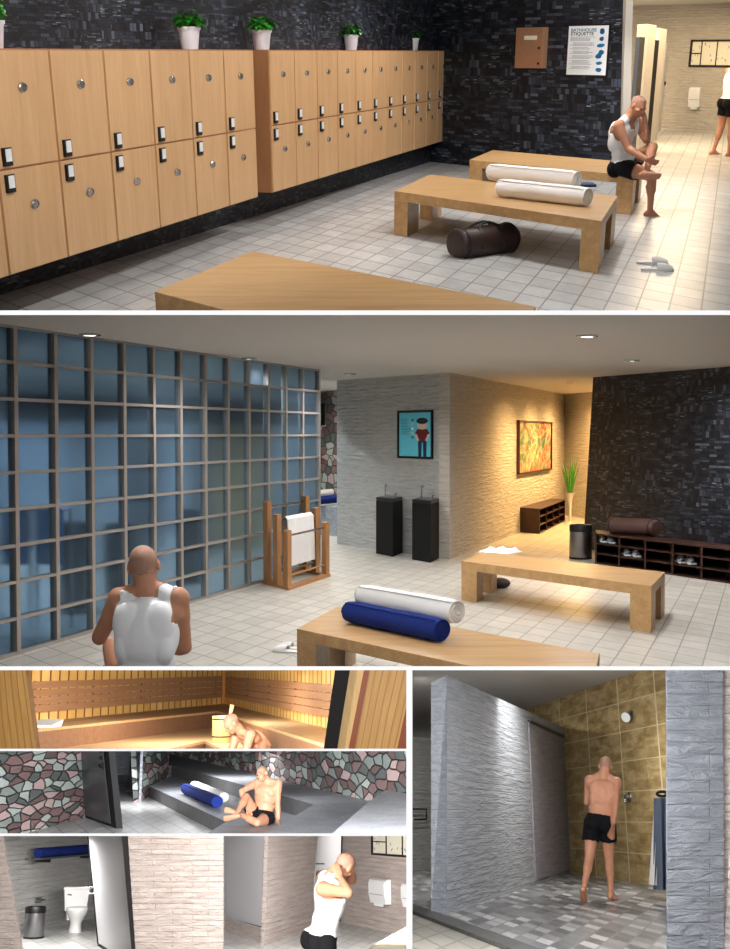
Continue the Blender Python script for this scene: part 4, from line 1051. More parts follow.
# slat backrests
def backrest(label, W, pts, side):
    """pts: (px, ytop, ybottom) at two ends"""
    e = [(W.hit(px, yt, .06), W.hit(px, yb, .06)) for px, yt, yb in pts]
    o = thing('backrest', label, 'backrest', mtx=W.mtx(e[0][0][0], 0, .0)); s0 = e[0][0][0]; s1 = e[1][0][0]
    zt = (e[0][0][1] + e[1][0][1]) / 2; zb = (e[0][1][1] + e[1][1][1]) / 2; h = (zt - zb) / 4
    for k in range(4):
        z = zb + h * k; MB().box(0, s1 - s0, -.06, -.03, z + h * .06, z + h * .94, .004).build('slat', 'sauna_slat', o)
    for k in range(5):
        x = (s1 - s0) * (.04 + .23 * k); MB().box(x, x + .05, -.03, 0, zb, zt).build('batten', 'sauna_riser', o)
    return o
backrest('four-board wooden backrest on the left plank wall of the sauna', LW3, ((26, 681, 713.2), (222.5, 676, 698)), 0)
backrest('four-board wooden backrest on the right plank wall of the sauna', RW3, ((225.5, 676, 698), (332, 685, 718)), 1)
def px_slab(name, mat, x0, x1, Y, y=(655, 760), thick=.12):
    """upright board seen between two slanting edges (top px, bottom px at rows 670 / 748.4)"""
    def at(e, yy): return CUR.dep(e[0] + (e[1] - e[0]) * (yy - y[0] - 15) / 78.4, yy, Y)
    b0, b1, t1, t0 = at(x0, y[1]), at(x1, y[1]), at(x1, y[0]), at(x0, y[0])
    m = MB(); e = V((0, thick, 0)); P = [b0, b1, t1, t0]; L = abs(b1.x - b0.x)
    m.face(P, [(0, 0), (L, 0), (L, t1.z - b0.z), (0, t1.z - b0.z)]); Q_ = [p + e for p in P]; m.face(Q_[::-1])
    for i in range(4): m.face([P[i], Q_[i], Q_[(i + 1) % 4], P[(i + 1) % 4]])
    bmesh.ops.remove_doubles(m.bm, verts=m.bm.verts, dist=1e-5)
    return m
YD = 8.5
px_slab('wall_left', 'sauna_door', (-20, -14), (25.5, 35.5), YD).build('door_1', 'sauna_door', kind='structure')
px_slab('', '', (335, 323.7), (349.8, 337.2), YD - .1, thick=.2).build('trim_10', 'black_matte', kind='structure')
px_slab('', '', (349.4, 336.8), (364.2, 348.8), YD).build('trim_11', 'pine_light', kind='structure')
px_slab('', '', (364, 348.6), (369.2, 354.4), YD - .02).build('trim_12', 'sauna_trim', kind='structure')
px_slab('', '', (369, 354.2), (415, 397.5), YD).build('door_2', 'sauna_door', kind='structure')
px_slab('', '', (414.5, 397.3), (425, 416), YD - .02).build('trim_13', 'sauna_trim', kind='structure')
# headrest
p = R3.at(46, 727, ZU); w_ = R3.size(11.5, p)
m = MB(); pr = [(-.28, .0), (-.28, .03), (-.1, .05), (.12, .07), (.28, .09), (.3, .08), (.2, .0)]
m.rings([[V((x, y * .8, z)) for y, z in pr] for x in (-w_, -w_ * .3, w_ * .3, w_)])
tag(m.build('headrest', 'towel_white', mtx=Matrix.Translation(p) @ Matrix.Rotation(-.05, 4, 'Z')), 'small white wedge headrest on the left end of the upper sauna bench', 'headrest')
# bucket with ladle
p = R3.at(221, 742.5, ZL); r = R3.size(9, p); hb = R3.above(g0_(p), 716) - ZL
o = thing('sauna_bucket', 'wooden sauna bucket with dark hoop and a ladle, on the lower bench', 'bucket', p)
m = MB(); m.lathe([(r * .9, 0), (r, .02), (r * 1.02, hb), (r * .93, hb), (r * .9, hb * .75)], n=40).build('staves', 'pine_light', o, True)
for z in (.2, .86): MB().lathe([(r * 1.0, hb * z), (r * 1.04, hb * z), (r * 1.04, hb * (z + .05)), (r * 1.0, hb * (z + .05))], n=36, cap=False).build('hoop', 'black', o, True)
MB().lathe([(r * .9, hb * .8), (.01, hb * .8)], n=24, cap=False).build('water', 'steel', o)
l = R3.above(g0_(p), 705) - ZL
o2 = thing('ladle', 'light wooden ladle standing up out of the sauna bucket', 'ladle', p + V((R3.size(10.5, p), 0, hb * .8)))
MB().tube([(-r * .3, 0, 0), (-.02, 0, (l - hb * .8) * .5), (.0, 0, l - hb * .8)], [.018, .022, .03], 8).build('ladle_handle', 'pine_light', o2, True)
#LIGHTS3
SA = (1, .96, .90)
for px, Y, pw in ((50, 9.2, 250), (110, 9.6, 210), (190, 9.6, 130), (285, 9.2, 170)):  # added fill lights tucked under the partition, brighten the sauna
    p = R3.dep(px, 673.2, Y); area_light(R3, 'sauna_fill', p, p + V((0, 1, -.12)), .9, .03, pw, SA)
p = R3.dep(200, 672, 15.5); area_light(R3, 'sauna_fill', p, p + V((0, .0, -1)), 1.8, .8, 70, SA)
for px in (30, 375):
    p = R3.dep(px, 673, 5.6); area_light(R3, 'sauna_fill', p, p + V((0, 1, -.06)), .3, .02, 42, SA)

# ================================================================== ROOM 4: stone bath
use(R4)
A4, B4 = R4.vp(490), -R4.vp(-80)
floor_poly('floor', 'floor_pale', [(-9, 3), (9, 3), (9, 34), (-9, 34)], A4, B4)
z1 = R4.above(R4.at(153, 798.9), 787.6); z2 = R4.above(g0_(R4.at(171.2, 775.7, z1)), 765.1); z3 = z2 + .22
def dn(p, z): return V((p.x, p.y, z))
E0, E1, Ex = R4.at(171.2, 765.1, z2), R4.at(314.3, 804.3, z2), R4.at(273.2, 829.2, z2); E2 = E1 + (Ex - E1) * 1.5
F0, F1, Fx = R4.at(149.2, 786.2, z1), R4.at(226.9, 821.7, z1), R4.at(213, 830, z1); F2 = F1 + (Fx - F1) * 2.2
W0, W1 = R4.at(165, 752.5, z2), R4.at(369.8, 801, z2); D2 = R4.at(322, 842, z2)
m = MB(); m.prism([F0, F1, F2, dn(E2, 0), dn(E1, 0), dn(E0, 0)], 0, z1, .01)
o = m.build('bath_step', 'granite'); tag(o, 'lower grey granite bath step where the man sits beside the rolled towels', 'step')
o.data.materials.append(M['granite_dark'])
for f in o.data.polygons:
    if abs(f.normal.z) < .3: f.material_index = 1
m = MB(); m.prism([E0, E1, E2, D2, W1 + (W1 - W0) * .02, W0, R4.at(160, 766, z2)], z1 * 0, z2, .01)
o = m.build('bath_step', 'granite'); tag(o, 'upper grey granite bath ledge running along the stone wall', 'step')
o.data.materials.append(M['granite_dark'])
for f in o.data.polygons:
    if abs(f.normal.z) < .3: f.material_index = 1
m = MB(); m.prism([R4.at(369.8, 800.9, z3), R4.at(420, 766, z3), R4.at(440, 850, z3), R4.at(317, 846, z3)][::-1], 0, z3, .01)
tag(m.build('bath_ledge', 'granite_light'), 'pale speckled granite block at the right end of the bath', 'ledge')
Wn = W0 + (W1 - W0) * 1.25
slope_wall('wall_back', 'stones', dn(W0 - (W1 - W0) * .1, 0), dn(Wn, 0), dn(Wn, 2.4), dn(W0 - (W1 - W0) * .1, 2.4), .15)
slope_wall('wall_left', 'stones', R4.at(-30, 848), R4.at(84.4, 817.9), dn(R4.at(84.4, 817.9), 2.4), dn(R4.at(-30, 848), 2.4), .12, uvs=1.35)
# stone return beside the steps
a, b = R4.at(138.4, 802), R4.at(168, 787)
t0 = R4.dep(135.6, 752, a.y); 
slope_wall('wall_right', 'stones', a, b, dn(b, 2.2), V((a.x + (t0.x - a.x) * 2.2 / max(t0.z, .3), a.y, 2.2)), .1)
# grey walls behind the door
a, b = R4.at(128.6, 786), R4.at(138.6, 802)
slope_wall('wall_right', 'ledge_cool', a, b, dn(b, 2.2), dn(a, 2.2), .05)
a, b = R4.at(80, 776.5), R4.at(134, 775)
slope_wall('wall_back', 'ledge_cool', a, b, dn(b, 2.2), dn(a, 2.2), .1)
m = MB(); c = [R4.at(96, 775), R4.at(140, 774), R4.at(139, 801), R4.at(104, 783)]
q = floor_poly('floor', 'mosaic', [(p.x, p.y) for p in c], A4, B4, .012)
# door leaf
bl, br = R4.at(85.3, 817.6), R4.at(116.4, 828.6); tl, tr = R4.dep(74.2, 741, bl.y), R4.dep(107.6, 741, br.y)
o = thing('swing_door', 'dark grey framed door standing open in front of the stone wall', 'door', bl)
m = MB(); e = V((.1, .02, 0)); q_ = [p - bl for p in (bl, br, tr, tl)]; 
m.hexa([q_[0], q_[1], q_[1] + e, q_[0] + e], [q_[3], q_[2], q_[2] + e, q_[3] + e]).build('door_frame', 'black_matte', o)
def lp(u, v): return (q_[0] * (1 - u) + q_[1] * u) * (1 - v) + (q_[3] * (1 - u) + q_[2] * u) * v
f = V((-.01, -.02, 0))
m = MB(); P_4 = [lp(.05, .035), lp(.85, .035), lp(.85, .99), lp(.05, .99)]; m.hexa(P_4, [p + f for p in P_4]).build('door_panel', 'door_grey', o)
m = MB(); c = lp(.8, .78); 
for dz in (0, .13, .24): m.ball(c + V((0, -.05, dz - .1)), (.05, .03, .035), 10, 6)
m.tube([c + V((.03, -.06, -.16)), c + V((.03, -.06, .2))], .014, 6); m.build('latch', 'black_matte', o)
roll_px('white rolled towel behind the blue one on the lower bath step', (194.5, 785.5), (224, 797.5), .095, z1, 'towel_white')
roll_px('blue rolled towel in front of the white one on the lower bath step', (185.5, 788.5), (217.5, 802), .105, z1, 'towel_blue')
#LIGHTS4
for px, py, Y, pw in ((230, 754, 18, 25), (250, 754, 23, 60), (140, 754, 22, 60)):  # added fill lights hidden at the partition, downward and from the front
    p = R4.dep(px, py, Y); area_light(R4, 'bath_fill', p, p + V((0, 0.05, -1)), 3.0, 1.0, pw, (.98, .98, 1))
for px, pw in ((20, 800), (120, 740), (200, 600), (290, 800), (385, 860)):
    p = R4.dep(px, 755, 7.2); area_light(R4, 'bath_fill', p, p + V((0, 1, -.1)), .6, .03, pw, (.98, .98, 1))

# ================================================================== ROOM 5: washroom
use(R5)
A5, B5 = R5.vp(600), -R5.vp(-192)
floor_poly('floor', 'floor_pale', [(-9, 3), (9, 3), (9, 34), (-9, 34)], A5, B5)
def qwall(name, mat, bl, br, tl, tr, Yl=None, Yr=None, thick=.12, back=None, ytop=826.0, kind='structure', flo=True):
    """wall whose four corners show at these pixels; feet on the floor"""
    a, b = (R5.at(*bl) if CUR is R5 else CUR.at(*bl)), CUR.at(*br)
    return slope_wall(name, mat, a, b, CUR.dep(tr[0], tr[1], b.y), CUR.dep(tl[0], tl[1], a.y), thick, back=back, uvs=.7)
# stall back wall
qwall('wall_back', 'ledge_grey', (-40, 948), (140, 908), (-40, 826), (140, 826))
# nearest pier on the left
Yn = R5.at(20.9, 975).y
def pier(name, mat, l, r, yb, Y, thick=.12, label=None):
    """upright face between slanting edges given at rows 836 and 949, down to row yb"""
    def at(e, yy): return CUR.dep(e[0] + (e[1] - e[0]) * (yy - 836) / 113, yy, Y)
    b0, b1, t1, t0 = at(l, yb), at(r, yb), at(r, 824), at(l, 824)
    return slope_wall(name, mat, b0, b1, t1, t0, thick, back=V((0, 1, 0)), uvs=.85)
pier('wall_left', 'ledge_taupe', (-60, -30), (1.4, 20.9), 985, R5.at(20, 985).y, .1)
pier('wall_back', 'ledge_taupe', (127.8, 135.3), (223.3, 223.3), 975, R5.at(180, 975).y, .1)
# open stall door
def leaf(name, label, cat, l, r, ybl, ybr, Yl, Yr, mat='door_white', edge=('black', .05), hang=None, ytop=824):
    def at(e, yy, Y): return CUR.dep(e[0] + (e[1] - e[0]) * (yy - 836) / 113, yy, Y)
    a, b, c, d = at(l, ybl, Yl), at(r, ybr, Yr), at(r, ytop, Yr), at(l, ytop, Yl); base = g0_(a)
    o = thing(name, label, cat, base); q = [p - base for p in (a, b, c, d)]; e = V((.03, .05, 0))
    m = MB(); m.hexa([q[0], q[1], q[1] + e, q[0] + e], [q[3], q[2], q[2] + e, q[3] + e], .003).build('door_panel', mat, o)
    return o, q
yl, yr = R5.at(98.5, 945.6).y, R5.at(131, 966).y
o, q = leaf('stall_door', 'white stall door standing open beside the toilet', 'door', (88.6, 99), (122, 131.4), 944, 966, yl, yr)
def dedge(o, p0, p1, t0, t1, name='door_edge', mat='black', e=V((.0, .06, 0))):
    MB().hexa([p0, p1, p1 + e, p0 + e], [t0, t1, t1 + e, t0 + e]).build(name, mat, o)
w_ = R5.size(1.3, R5.dep(90, 900, yl))
dedge(o, q[0] - V((w_, .01, 0)), q[0], q[3] - V((w_, .01, 0)), q[3])
dedge(o, q[0] - V((w_, .015, .03)), q[1] + V((0, -.015, -.03)), q[0] + V((0, -.01, .015)), q[1] + V((0, -.01, .02)))
pth = .45; c = q[0] * (1 - pth) + q[3] * pth
for dz in (.03, -.07): MB().tube([c + V((-.06, -.05, dz)), c + V((.12, -.06, dz))], .016, 6).build('handle', 'chrome', o, True)
pier('trim_14', 'frame_black', (121.8, 131.4), (128.3, 135.8), 975, R5.at(131, 975).y + .02, .08)
# second stall: white door, taupe pier, far door
a, b = R5.at(218, 928), R5.at(268, 944)
ya, yb_ = a.y, b.y
o, q = leaf('stall_door', 'closed white stall door with dark frame in the middle of the washroom', 'door', (222, 222), (264.4, 262.2), 916.2, 926.8, ya, yb_)
dedge(o, q[1], q[1] + V((R5.size(4, b), -.01, 0)), q[2], q[2] + V((R5.size(4, b), -.01, 0)), 'door_frame', 'frame_black')
dedge(o, q[0] + V((0, -.02, -.035)), q[1] + V((0, -.02, -.035)), q[0] + V((0, -.02, 0)), q[1] + V((0, -.02, 0)), 'bottom_edge', 'frame_black')
c = CUR.dep(226.5, 876, ya) - g0_(R5.dep(222, 916, ya)) ; 
m = MB(); m.lathe([(.05, 0), (.05, .03), (.03, .04)], c + V((0, -.03, 0)), 14, (0, -1, 0)).build('latch', 'steel', o, True)
MB().tube([c + V((-.05, -.04, .12)), c + V((.07, -.04, .12))], .012).build('handle', 'chrome', o)
# plinth behind the raised door
a2, b2 = R5.at(212, 929), R5.at(264, 945.5)
slope_wall('baseboard_left', 'ledge_taupe', a2 + V((0, .2, 0)), b2 + V((0, .1, 0)), R5.dep(264, 929, b2.y), R5.dep(212, 913, a2.y), .08, back=V((0, 1, 0)))
qwall('wall_back', 'ledge_taupe', (264, 946.3), (311, 930.2), (268.3, 826), (318.2, 826), back=V((-.6, .8, 0)))
# far door and right wall
ga, gb = R5.at(309, 931), R5.at(341, 921.8)
yq = R5.at(325, 922.5).y
o, q = leaf('stall_door', 'white door at the back of the washroom behind the man', 'door', (317.4, 310.5), (341.2, 338.8), 926, 921.5, yq, yq)
dedge(o, q[1], q[1] + V((R5.size(1.3, gb), -.02, 0)), q[2], q[2] + V((R5.size(1.3, gb), -.02, 0)), 'door_frame', 'frame_black')
c = CUR.dep(319.5, 874, yq) - g0_(R5.dep(q[0].x, 0, yq) * 0 + V((0, 0, 0))) 
base_ = V(o.matrix_world.translation); 
c = CUR.dep(319.5, 874, yq) - (CUR.T.inverted() @ base_)
MB().lathe([(.07, 0), (.07, .03), (.03, .05)], c + V((0, -.02, 0)), 14, (0, -1, 0)).build('latch', 'steel', o, True)
MB().tube([c + V((-.08, -.04, .2)), c + V((.1, -.04, .2))], .015).build('handle', 'chrome', o)
a, b = R5.at(339.5, 921.8), R5.at(430, 940.8)
slope_wall('wall_right', 'ledge_taupe', a, b, R5.dep(430, 826, b.y), R5.dep(341.8, 826, a.y), .12, uvs=.7)
GW5 = WallF(a, b)
notice(GW5, (371, 829, 430, 857), 'black-framed notice with line drawings in the washroom, above the towel dispensers', (.27, .55, .8))
dispenser(GW5, (369, 879, 384.5, 903.5), 'left white paper towel dispenser in the washroom, under the framed notice')
dispenser(GW5, (401.5, 884, 420, 908), 'right white paper towel dispenser in the washroom, cut off by the partition')
# toilet
p = R5.at(75.5, 932.5); sc = 1.0
o = thing('toilet', 'white two-piece toilet in the open stall', 'toilet', p, math.radians(20))
def ov(cx, cy, rx, ry, z, n=28, pinch=0): return [V((cx + rx * math.cos(2 * PI * k / n), cy + ry * math.sin(2 * PI * k / n) * (1 - pinch * (math.sin(2 * PI * k / n) > 0)), z)) for k in range(n)]
MB().rings([ov(0, .12, .12, .22, 0), ov(0, .12, .115, .21, .04), ov(0, .08, .1, .17, .16), ov(0, .03, .14, .2, .26), ov(0, -.01, .19, .26, .36), ov(0, -.01, .2, .27, .39)]).build('bowl', 'porcelain', o, True)
MB().rings([ov(0, -.01, .195, .27, .39), ov(0, -.01, .205, .28, .4), ov(0, -.01, .205, .28, .43), ov(0, -.01, .19, .26, .445)]).build('seat_lid', 'porcelain', o, True)
m = MB(); m.hexa([(-.2, .24, .36), (.2, .24, .36), (.2, .46, .36), (-.2, .46, .36)], [(-.235, .22, .74), (.235, .22, .74), (.235, .46, .74), (-.235, .46, .74)], .02).build('tank', 'porcelain', o, True)
MB().box(-.25, .25, .205, .47, .74, .79, .012).build('tank_lid', 'porcelain', o, True)
MB().box(-.16, .16, .16, .42, .2, .38, .02).build('rear_shelf', 'porcelain', o, True)
MB().tube([(-.17, .22, .66), (-.17, .19, .66), (-.1, .18, .65)], .012).build('flush_lever', 'chrome', o, True)
p = R5.at(33.5, 938); bin_('cylindrical steel waste bin with dark opening, left of the toilet', p, R5.size(10.2, p), R5.above(p, 906.5), 'steel')
SB = WallF(R5.at(-40, 948), R5.at(140, 908))
x0, zb5, x1, zt5 = SB.rect(32, 853, 95, 857, .14)
o = thing('wall_shelf', 'thin dark shelf on the grey brick wall over the toilet', 'shelf', mtx=SB.mtx(x0, zb5, .0))
MB().box(0, (x1 - x0), -.34, 0, 0, .03, .004).build('board', 'granite_dark', o)
for s_ in (.15, .85): MB().box((x1 - x0) * s_, (x1 - x0) * s_ + .04, -.3, 0, -.06, 0).build('bracket', 'black', o)
e0 = SB.mtx(x0 + .12, zb5 + .03 + .085, .2).translation; e1 = SB.mtx(x1 - .1, zb5 + .03 + .085, .2).translation
rolled('rolled_towel', 'long blue rolled towel on the shelf over the toilet', 'towel', e0, e1, .095, 'towel_blue', spiral=False)
a_, z_ = SB.hit(38, 900); o = thing('paper_holder', 'small chrome paper holder on the grey wall between bin and toilet', 'holder', mtx=SB.mtx(a_, z_, 0))
MB().tube([(-.12, -.02, 0), (-.12, -.09, 0), (.12, -.09, 0), (.12, -.02, 0)], .014).build('arm', 'chrome', o, True)
MB().box(-.1, .1, -.03, 0, -.05, .05, .01).build('backplate', 'steel', o)
# counter
a, b = R5.at(362, 951, .85), R5.at(412, 923.5, .85); c_ = R5.at(440, 960, .85)
base = g0_(a); o = thing('counter', 'ivory washroom counter corner at the bottom right of the washroom', 'counter', base)
P = [a, b, b + (c_ - b), R5.at(362, 985, .85)]
MB().prism([p - base for p in P], .79, .85, .01).build('worktop', 'counter', o)
MB().prism([(p - base) * .98 for p in P], 0, .79).build('cabinet', 'door_white', o)
#LIGHTS5
for px, py, Y, pw in ((384, 838.5, 9.6, 8), (36, 838.5, 19.8, 110), (370, 838.5, 19, 40)):  # added fill lights along the partition, no fixtures of the washroom
    p = R5.dep(px, py, Y); area_light(R5, 'washroom_fill', p, p + V((0, .02, -1)), 1.2, .6, pw, (1, .96, .92))
for px, pw, Y in ((20, 180, 7.4), (110, 150, 7.4), (200, 150, 7.4), (290, 45, 7.4), (380, 45, 7.4), (248, 140, 17.3), (300, 190, 13.4), (375, 250, 12.6)):
    p = R5.dep(px, 840.5, Y); area_light(R5, 'washroom_fill', p, p + V((0, 1, -.14)), .6, .03, pw, (1, .95, .91))

# ================================================================== ROOM 6: shower
use(R6)
A6, B6 = R6.vp(766), -R6.vp(188)
floor_poly('floor', 'floor_tile_small', [(-9, 3), (12, 3), (12, 40), (-9, 40)], A6, B6)
w0, w1 = R6.at(571.6, 874.8), R6.at(667, 889.6); wd_ = (w1 - w0); wl = w0 - wd_ * 2.2; wr = w1 + wd_ * .8
hc = R6.above(w0 + wd_ * (560 - 571.6) / 95.4 * .9, 701)
hc = (hc + R6.above(w0 + wd_ * .86, 671)) / 2
slope_wall('wall_back', 'tan_tile', wl, wr, dn(wr, hc), dn(wl, hc), .15)
TW = WallF(w0, w1)
floor_poly('ceiling', 'ceiling', [(-8, 4.7), (14, 4.7), (14, 36), (-8, 36)], A6, B6, hc)
# raised mosaic floor with a dark kerb
j0, j1 = R6.at(446.8, 919), R6.at(531.6, 950); jd = (j1 - j0).normalized(); ja = j0 - jd * 12; jb = j1 + jd * 6
q = floor_poly('floor', 'mosaic', [(p.x, p.y) for p in (ja, jb, V((12, 30, 0)), V((-8, 40, 0)))], A6, B6, .02)
nrm = V((-jd.y, jd.x, 0)); nrm = nrm if nrm.y < 0 else -nrm
m = MB(); m.prism([ja + nrm * .22, jb + nrm * .22, jb, ja], 0, .035, .006); m.build('trim_15', 'granite_dark', kind='structure')
# partition wall with the blind
L0p, L1p = R6.at(446.8, 915.6), R6.at(570, 875.2)
PW = WallF(L0p, L1p)
T0, T1 = PW.pt(446.8, 675.2), PW.pt(570.4, 730.5); hp = (T0.z + T1.z) / 2
Lb0 = R6.at(431, 914.5)
bk = (Lb0 - L0p)
T0b = R6.dep(431, 682.6, Lb0.y)
m = MB(); 
L = R6.olen(L0p, L1p)
m.face([L0p, L1p, T1, T0], [(0, 0), (L, 0), (L, T1.z), (0, T0.z)])
m.face([Lb0, L0p, T0, T0b], [(0, 0), (.3, 0), (.3, T0.z), (0, T0b.z)])
L1b = L1p + bk; T1b = T1 + bk
m.face([L1b, Lb0, T0b, T1b], [(0, 0), (L, 0), (L, 1.7), (0, 1.7)]); m.face([T0, T1, T1b, T0b], [(0, 0), (L, 0), (L, .3), (0, .3)]); m.face([L1p, L1b, T1b, T1], [(0, 0), (.2, 0), (.2, 1.7), (0, 1.7)])
bmesh.ops.remove_doubles(m.bm, verts=m.bm.verts, dist=1e-5)
m.build('wall_left', 'ledge_cool', kind='structure')
PW = WallF(L0p, L1p)
x0, zz0, x1, zz1 = PW.rect(531, 723.8, 565.2, 878, .0)
z_lo = PW.hit(548, 876.0, .01)[1]; z_hi = PW.hit(548, 731, .01)[1]
W_, H_ = x1 - x0, z_hi - z_lo
o = thing('blind', 'mauve-grey textured blind panel with dark top edge, set in the shower partition', 'blind', mtx=PW.mtx(x0, z_lo, .004))
m = MB(); m.box(0, W_, -.02, 0, 0, H_)
uvl = m.uv
for f_ in m.bm.faces:
    for l in f_.loops: l[uvl].uv = (l.vert.co.x * R6.k, l.vert.co.z)
m.build('fabric', 'blind', o)
MB().box(-.01, W_ + .02, -.05, 0, H_, H_ + .035, .004).build('headrail', 'black', o)
# neighbouring bay at far left
a, b = R6.at(405, 872.5), R6.at(440, 869.5)
hh = R6.above(a, 735.5)
slope_wall('wall_back', 'ledge_grey', a, b, dn(b, hh), dn(a, hh), .15)
NW = WallF(a, b); a_, z_ = NW.hit(413, 809, .1); b_, _ = NW.hit(425.5, 809, .1)
o = thing('towel_bar', 'small chrome towel bar on the far left grey wall of the shower room', 'towel bar', mtx=NW.mtx(a_, z_, .1))
MB().tube([(0, -.02, 0), (b_ - a_, -.02, 0), (b_ - a_ - .02, -.03, -.13), (b_ - a_ - .06, -.04, -.19), (0, -.04, -.2)], .016).build('bar', 'black', o, True)
for s_ in (.15, .75): MB().tube([(b_ * 0 + (b_ - a_) * s_, .1, 0), ((b_ - a_) * s_, -.02, 0)], .012).build('bracket', 'chrome', o)
# right pier
pa, pb = R6.at(667.3, 975), R6.at(724.5, 975)
PR = WallF(pa, pb)
slope_wall('wall_right', 'ledge_cool', pa, pb, PR.pt(723, 650), PR.pt(666.3, 650), .5, back=g0_(pa).normalized())
pc = R6.at(745, 985)
slope_wall('trim_16', 'ledge_taupe', pb + V((.0, .02, 0)), pc, PR.pt(745, 650), PR.pt(723, 650) + V((0, .02, 0)), .4, back=g0_(pb).normalized())
# shower head, valve
a_, z_ = TW.hit(632, 713); o = thing('shower', 'wall-mounted shower head with white face, above the man', 'shower head', mtx=TW.mtx(a_, z_, 0))
MB().lathe([(.06, 0), (.06, .012), (.02, .02)], (0, 0, 0), 16, (0, -1, 0)).build('flange', 'steel', o, True)
q6 = V((-.95, -1, -.55)).normalized(); q6 = V((q6.dot(TW.d), q6.dot(TW.back), q6.z)); MB().tube([(0, 0, 0), q6 * .06 + V((0, 0, .03)), q6 * .12], .022).build('arm', 'steel', o, True)
MB().lathe([(.03, 0), (.045, .04), (.085, .09), (.09, .12)], q6 * .1, 20, q6).build('head', 'steel', o, True)
MB().lathe([(.082, 0), (.075, .01)], q6 * .218, 20, q6).build('spray_face', 'white_plastic', o, True)
a_, z_ = TW.hit(629.5, 797); o = thing('shower_valve', 'round chrome shower valve on the tan tiles, right of the man', 'valve', mtx=TW.mtx(a_, z_, 0))
MB().lathe([(.085, 0), (.08, .015)], (0, 0, 0), 20, (0, -1, 0)).build('plate', 'steel', o, True)
MB().lathe([(.045, .015), (.04, .08), (.03, .085)], (0, 0, 0), 16, (0, -1, 0)).build('knob', 'chrome', o, True)
MB().tube([(0, -.07, 0), (.02, -.09, -.09)], .014).build('lever', 'chrome', o, True)
# towel on hook by the pier
hY = (w1.y + pa.y) * .5 + 2.2
hp_ = R6.dep(662, 794, hY); o = thing('towel_hook', 'dark ring hook at the side of the grey pier', 'hook', hp_)
r_ = R6.size(5, hp_); MB().tube([(r_ * math.cos(t_), 0, r_ * .45 * math.sin(t_)) for t_ in [2 * PI * k / 20 for k in range(21)]], .018, 6, False).build('ring', 'black', o, True)
MB().tube([(r_, 0, 0), (r_ + .5, 0, 0)], .018, 6).build('arm', 'black', o)
def drape(name, label, l, r, yt, yb, mat, dy=0):
    a = R6.dep(l[0], yt, hY + dy); b = R6.dep(r[0], yt, hY + dy); a2 = R6.dep(l[1], yb, hY + dy); b2 = R6.dep(r[1], yb, hY + dy); m = MB(); rings = []
    for j in range(9):
        t_ = j / 8; L_ = a.lerp(a2, t_); R_ = b.lerp(b2, t_); row = []
        for i in range(17):
            u = i / 16; p = L_.lerp(R_, u); row.append(p + V((0, .07 * math.sin(u * 14 + 1) * (.5 + t_), 0)))
        rings.append(row + [p + V((0, .03, 0)) for p in row[::-1]])
    return tag(m.rings(rings).build(name, mat, smooth=True), label, 'towel')
drape('hanging_towel', 'long dark grey towel hanging at the side of the grey pier', (655, 655.5), (676, 676), 798, 890, 'towel_grey')
drape('hanging_towel', 'white towel edge hanging left of the dark grey towel by the pier', (655, 651), (658, 656.5), 812, 885, 'towel_white', .12)
#LIGHTS6
def sp6(px, Y, z, tgt, pw, ang=120, col=(1, .97, .92)):  # added spots without fixtures, kept below the partition to brighten the shower
    p = R6.dep(px, 700, Y); p.z = min(z, R6.dep(px, 678, Y).z); spot_light(R6, 'shower_fill_spot', p, tgt, pw * .95, col, ang, .9, .035)
mc = R6.at(600, 900); HL = hc - .1
sp6(570, mc.y + 1.3, HL, (mc.x - .3, mc.y + 1.2, 0), 150, 168)
sp6(640, mc.y + .8, HL, (mc.x + .5, mc.y + .8, 0), 150, 168)
sp6(590, 11.6, HL, R6.at(600, 900), 170, 168)
sp6(530, 8.6, HL, R6.at(500, 905), 150, 168)
sp6(640, 9.0, HL, R6.at(650, 905), 120, 168)
sp6(414, 18.6, HL, R6.at(414, 880), 420, 168)
sp6(424, 15.0, HL, R6.at(420, 890), 240, 168)
sp6(540, 15.5, HL, R6.at(530, 880), 100, 165)
for px, pw in ((440, 9), (540, 26), (700, 14)):  # added front fill for the faces turned to the viewer
    p = R6.dep(px, 676, 5.6); area_light(R6, 'shower_front_fill', p, p + V((0, 1, -.1)), .5, .03, pw, (1, .99, .97))
# ================================================================== PEOPLE
def reach(par, px, py, L, far=False):
    """end of a limb of length L hung at par that shows at px, py; nearer or farther solution"""
    d = CUR.ray(px, py).normalized(); w_ = CUR.eye - par; b = d.dot(w_); c = w_.dot(w_) - L * L; D = b * b - c
    if D < 0:
        q = CUR.eye + d * (-b); return par + (q - par).normalized() * L
    t = -b + (math.sqrt(D) if far else -math.sqrt(D)); return CUR.eye + d * t
def capsule(m, a, b, ra, rb, n=14, flat=None):
    a, b = V(a), V(b); d = b - a; L = d.length
    if L < 1e-5: return
    d /= L; s = d.orthogonal().normalized(); u = d.cross(s); rings = []
    for k in range(5):
        t = -PI / 2 + PI / 2 * k / 4; rr = max(ra * math.cos(t), ra * .03); rings.append([a + d * ra * math.sin(t) + (s * math.cos(2 * PI * i / n) + u * math.sin(2 * PI * i / n)) * rr for i in range(n)])
    for k in range(5):
        t = PI / 2 * k / 4; rr = max(rb * math.cos(t), rb * .03); rings.append([b + d * rb * math.sin(t) + (s * math.cos(2 * PI * i / n) + u * math.sin(2 * PI * i / n)) * rr for i in range(n)])
    m.rings(rings)
def frame(up, side):
    up = up.normalized(); side = (side - up * side.dot(up)).normalized(); f = up.cross(side)   # side = person's right, f = forward
    return Matrix((side, f, up)).transposed()
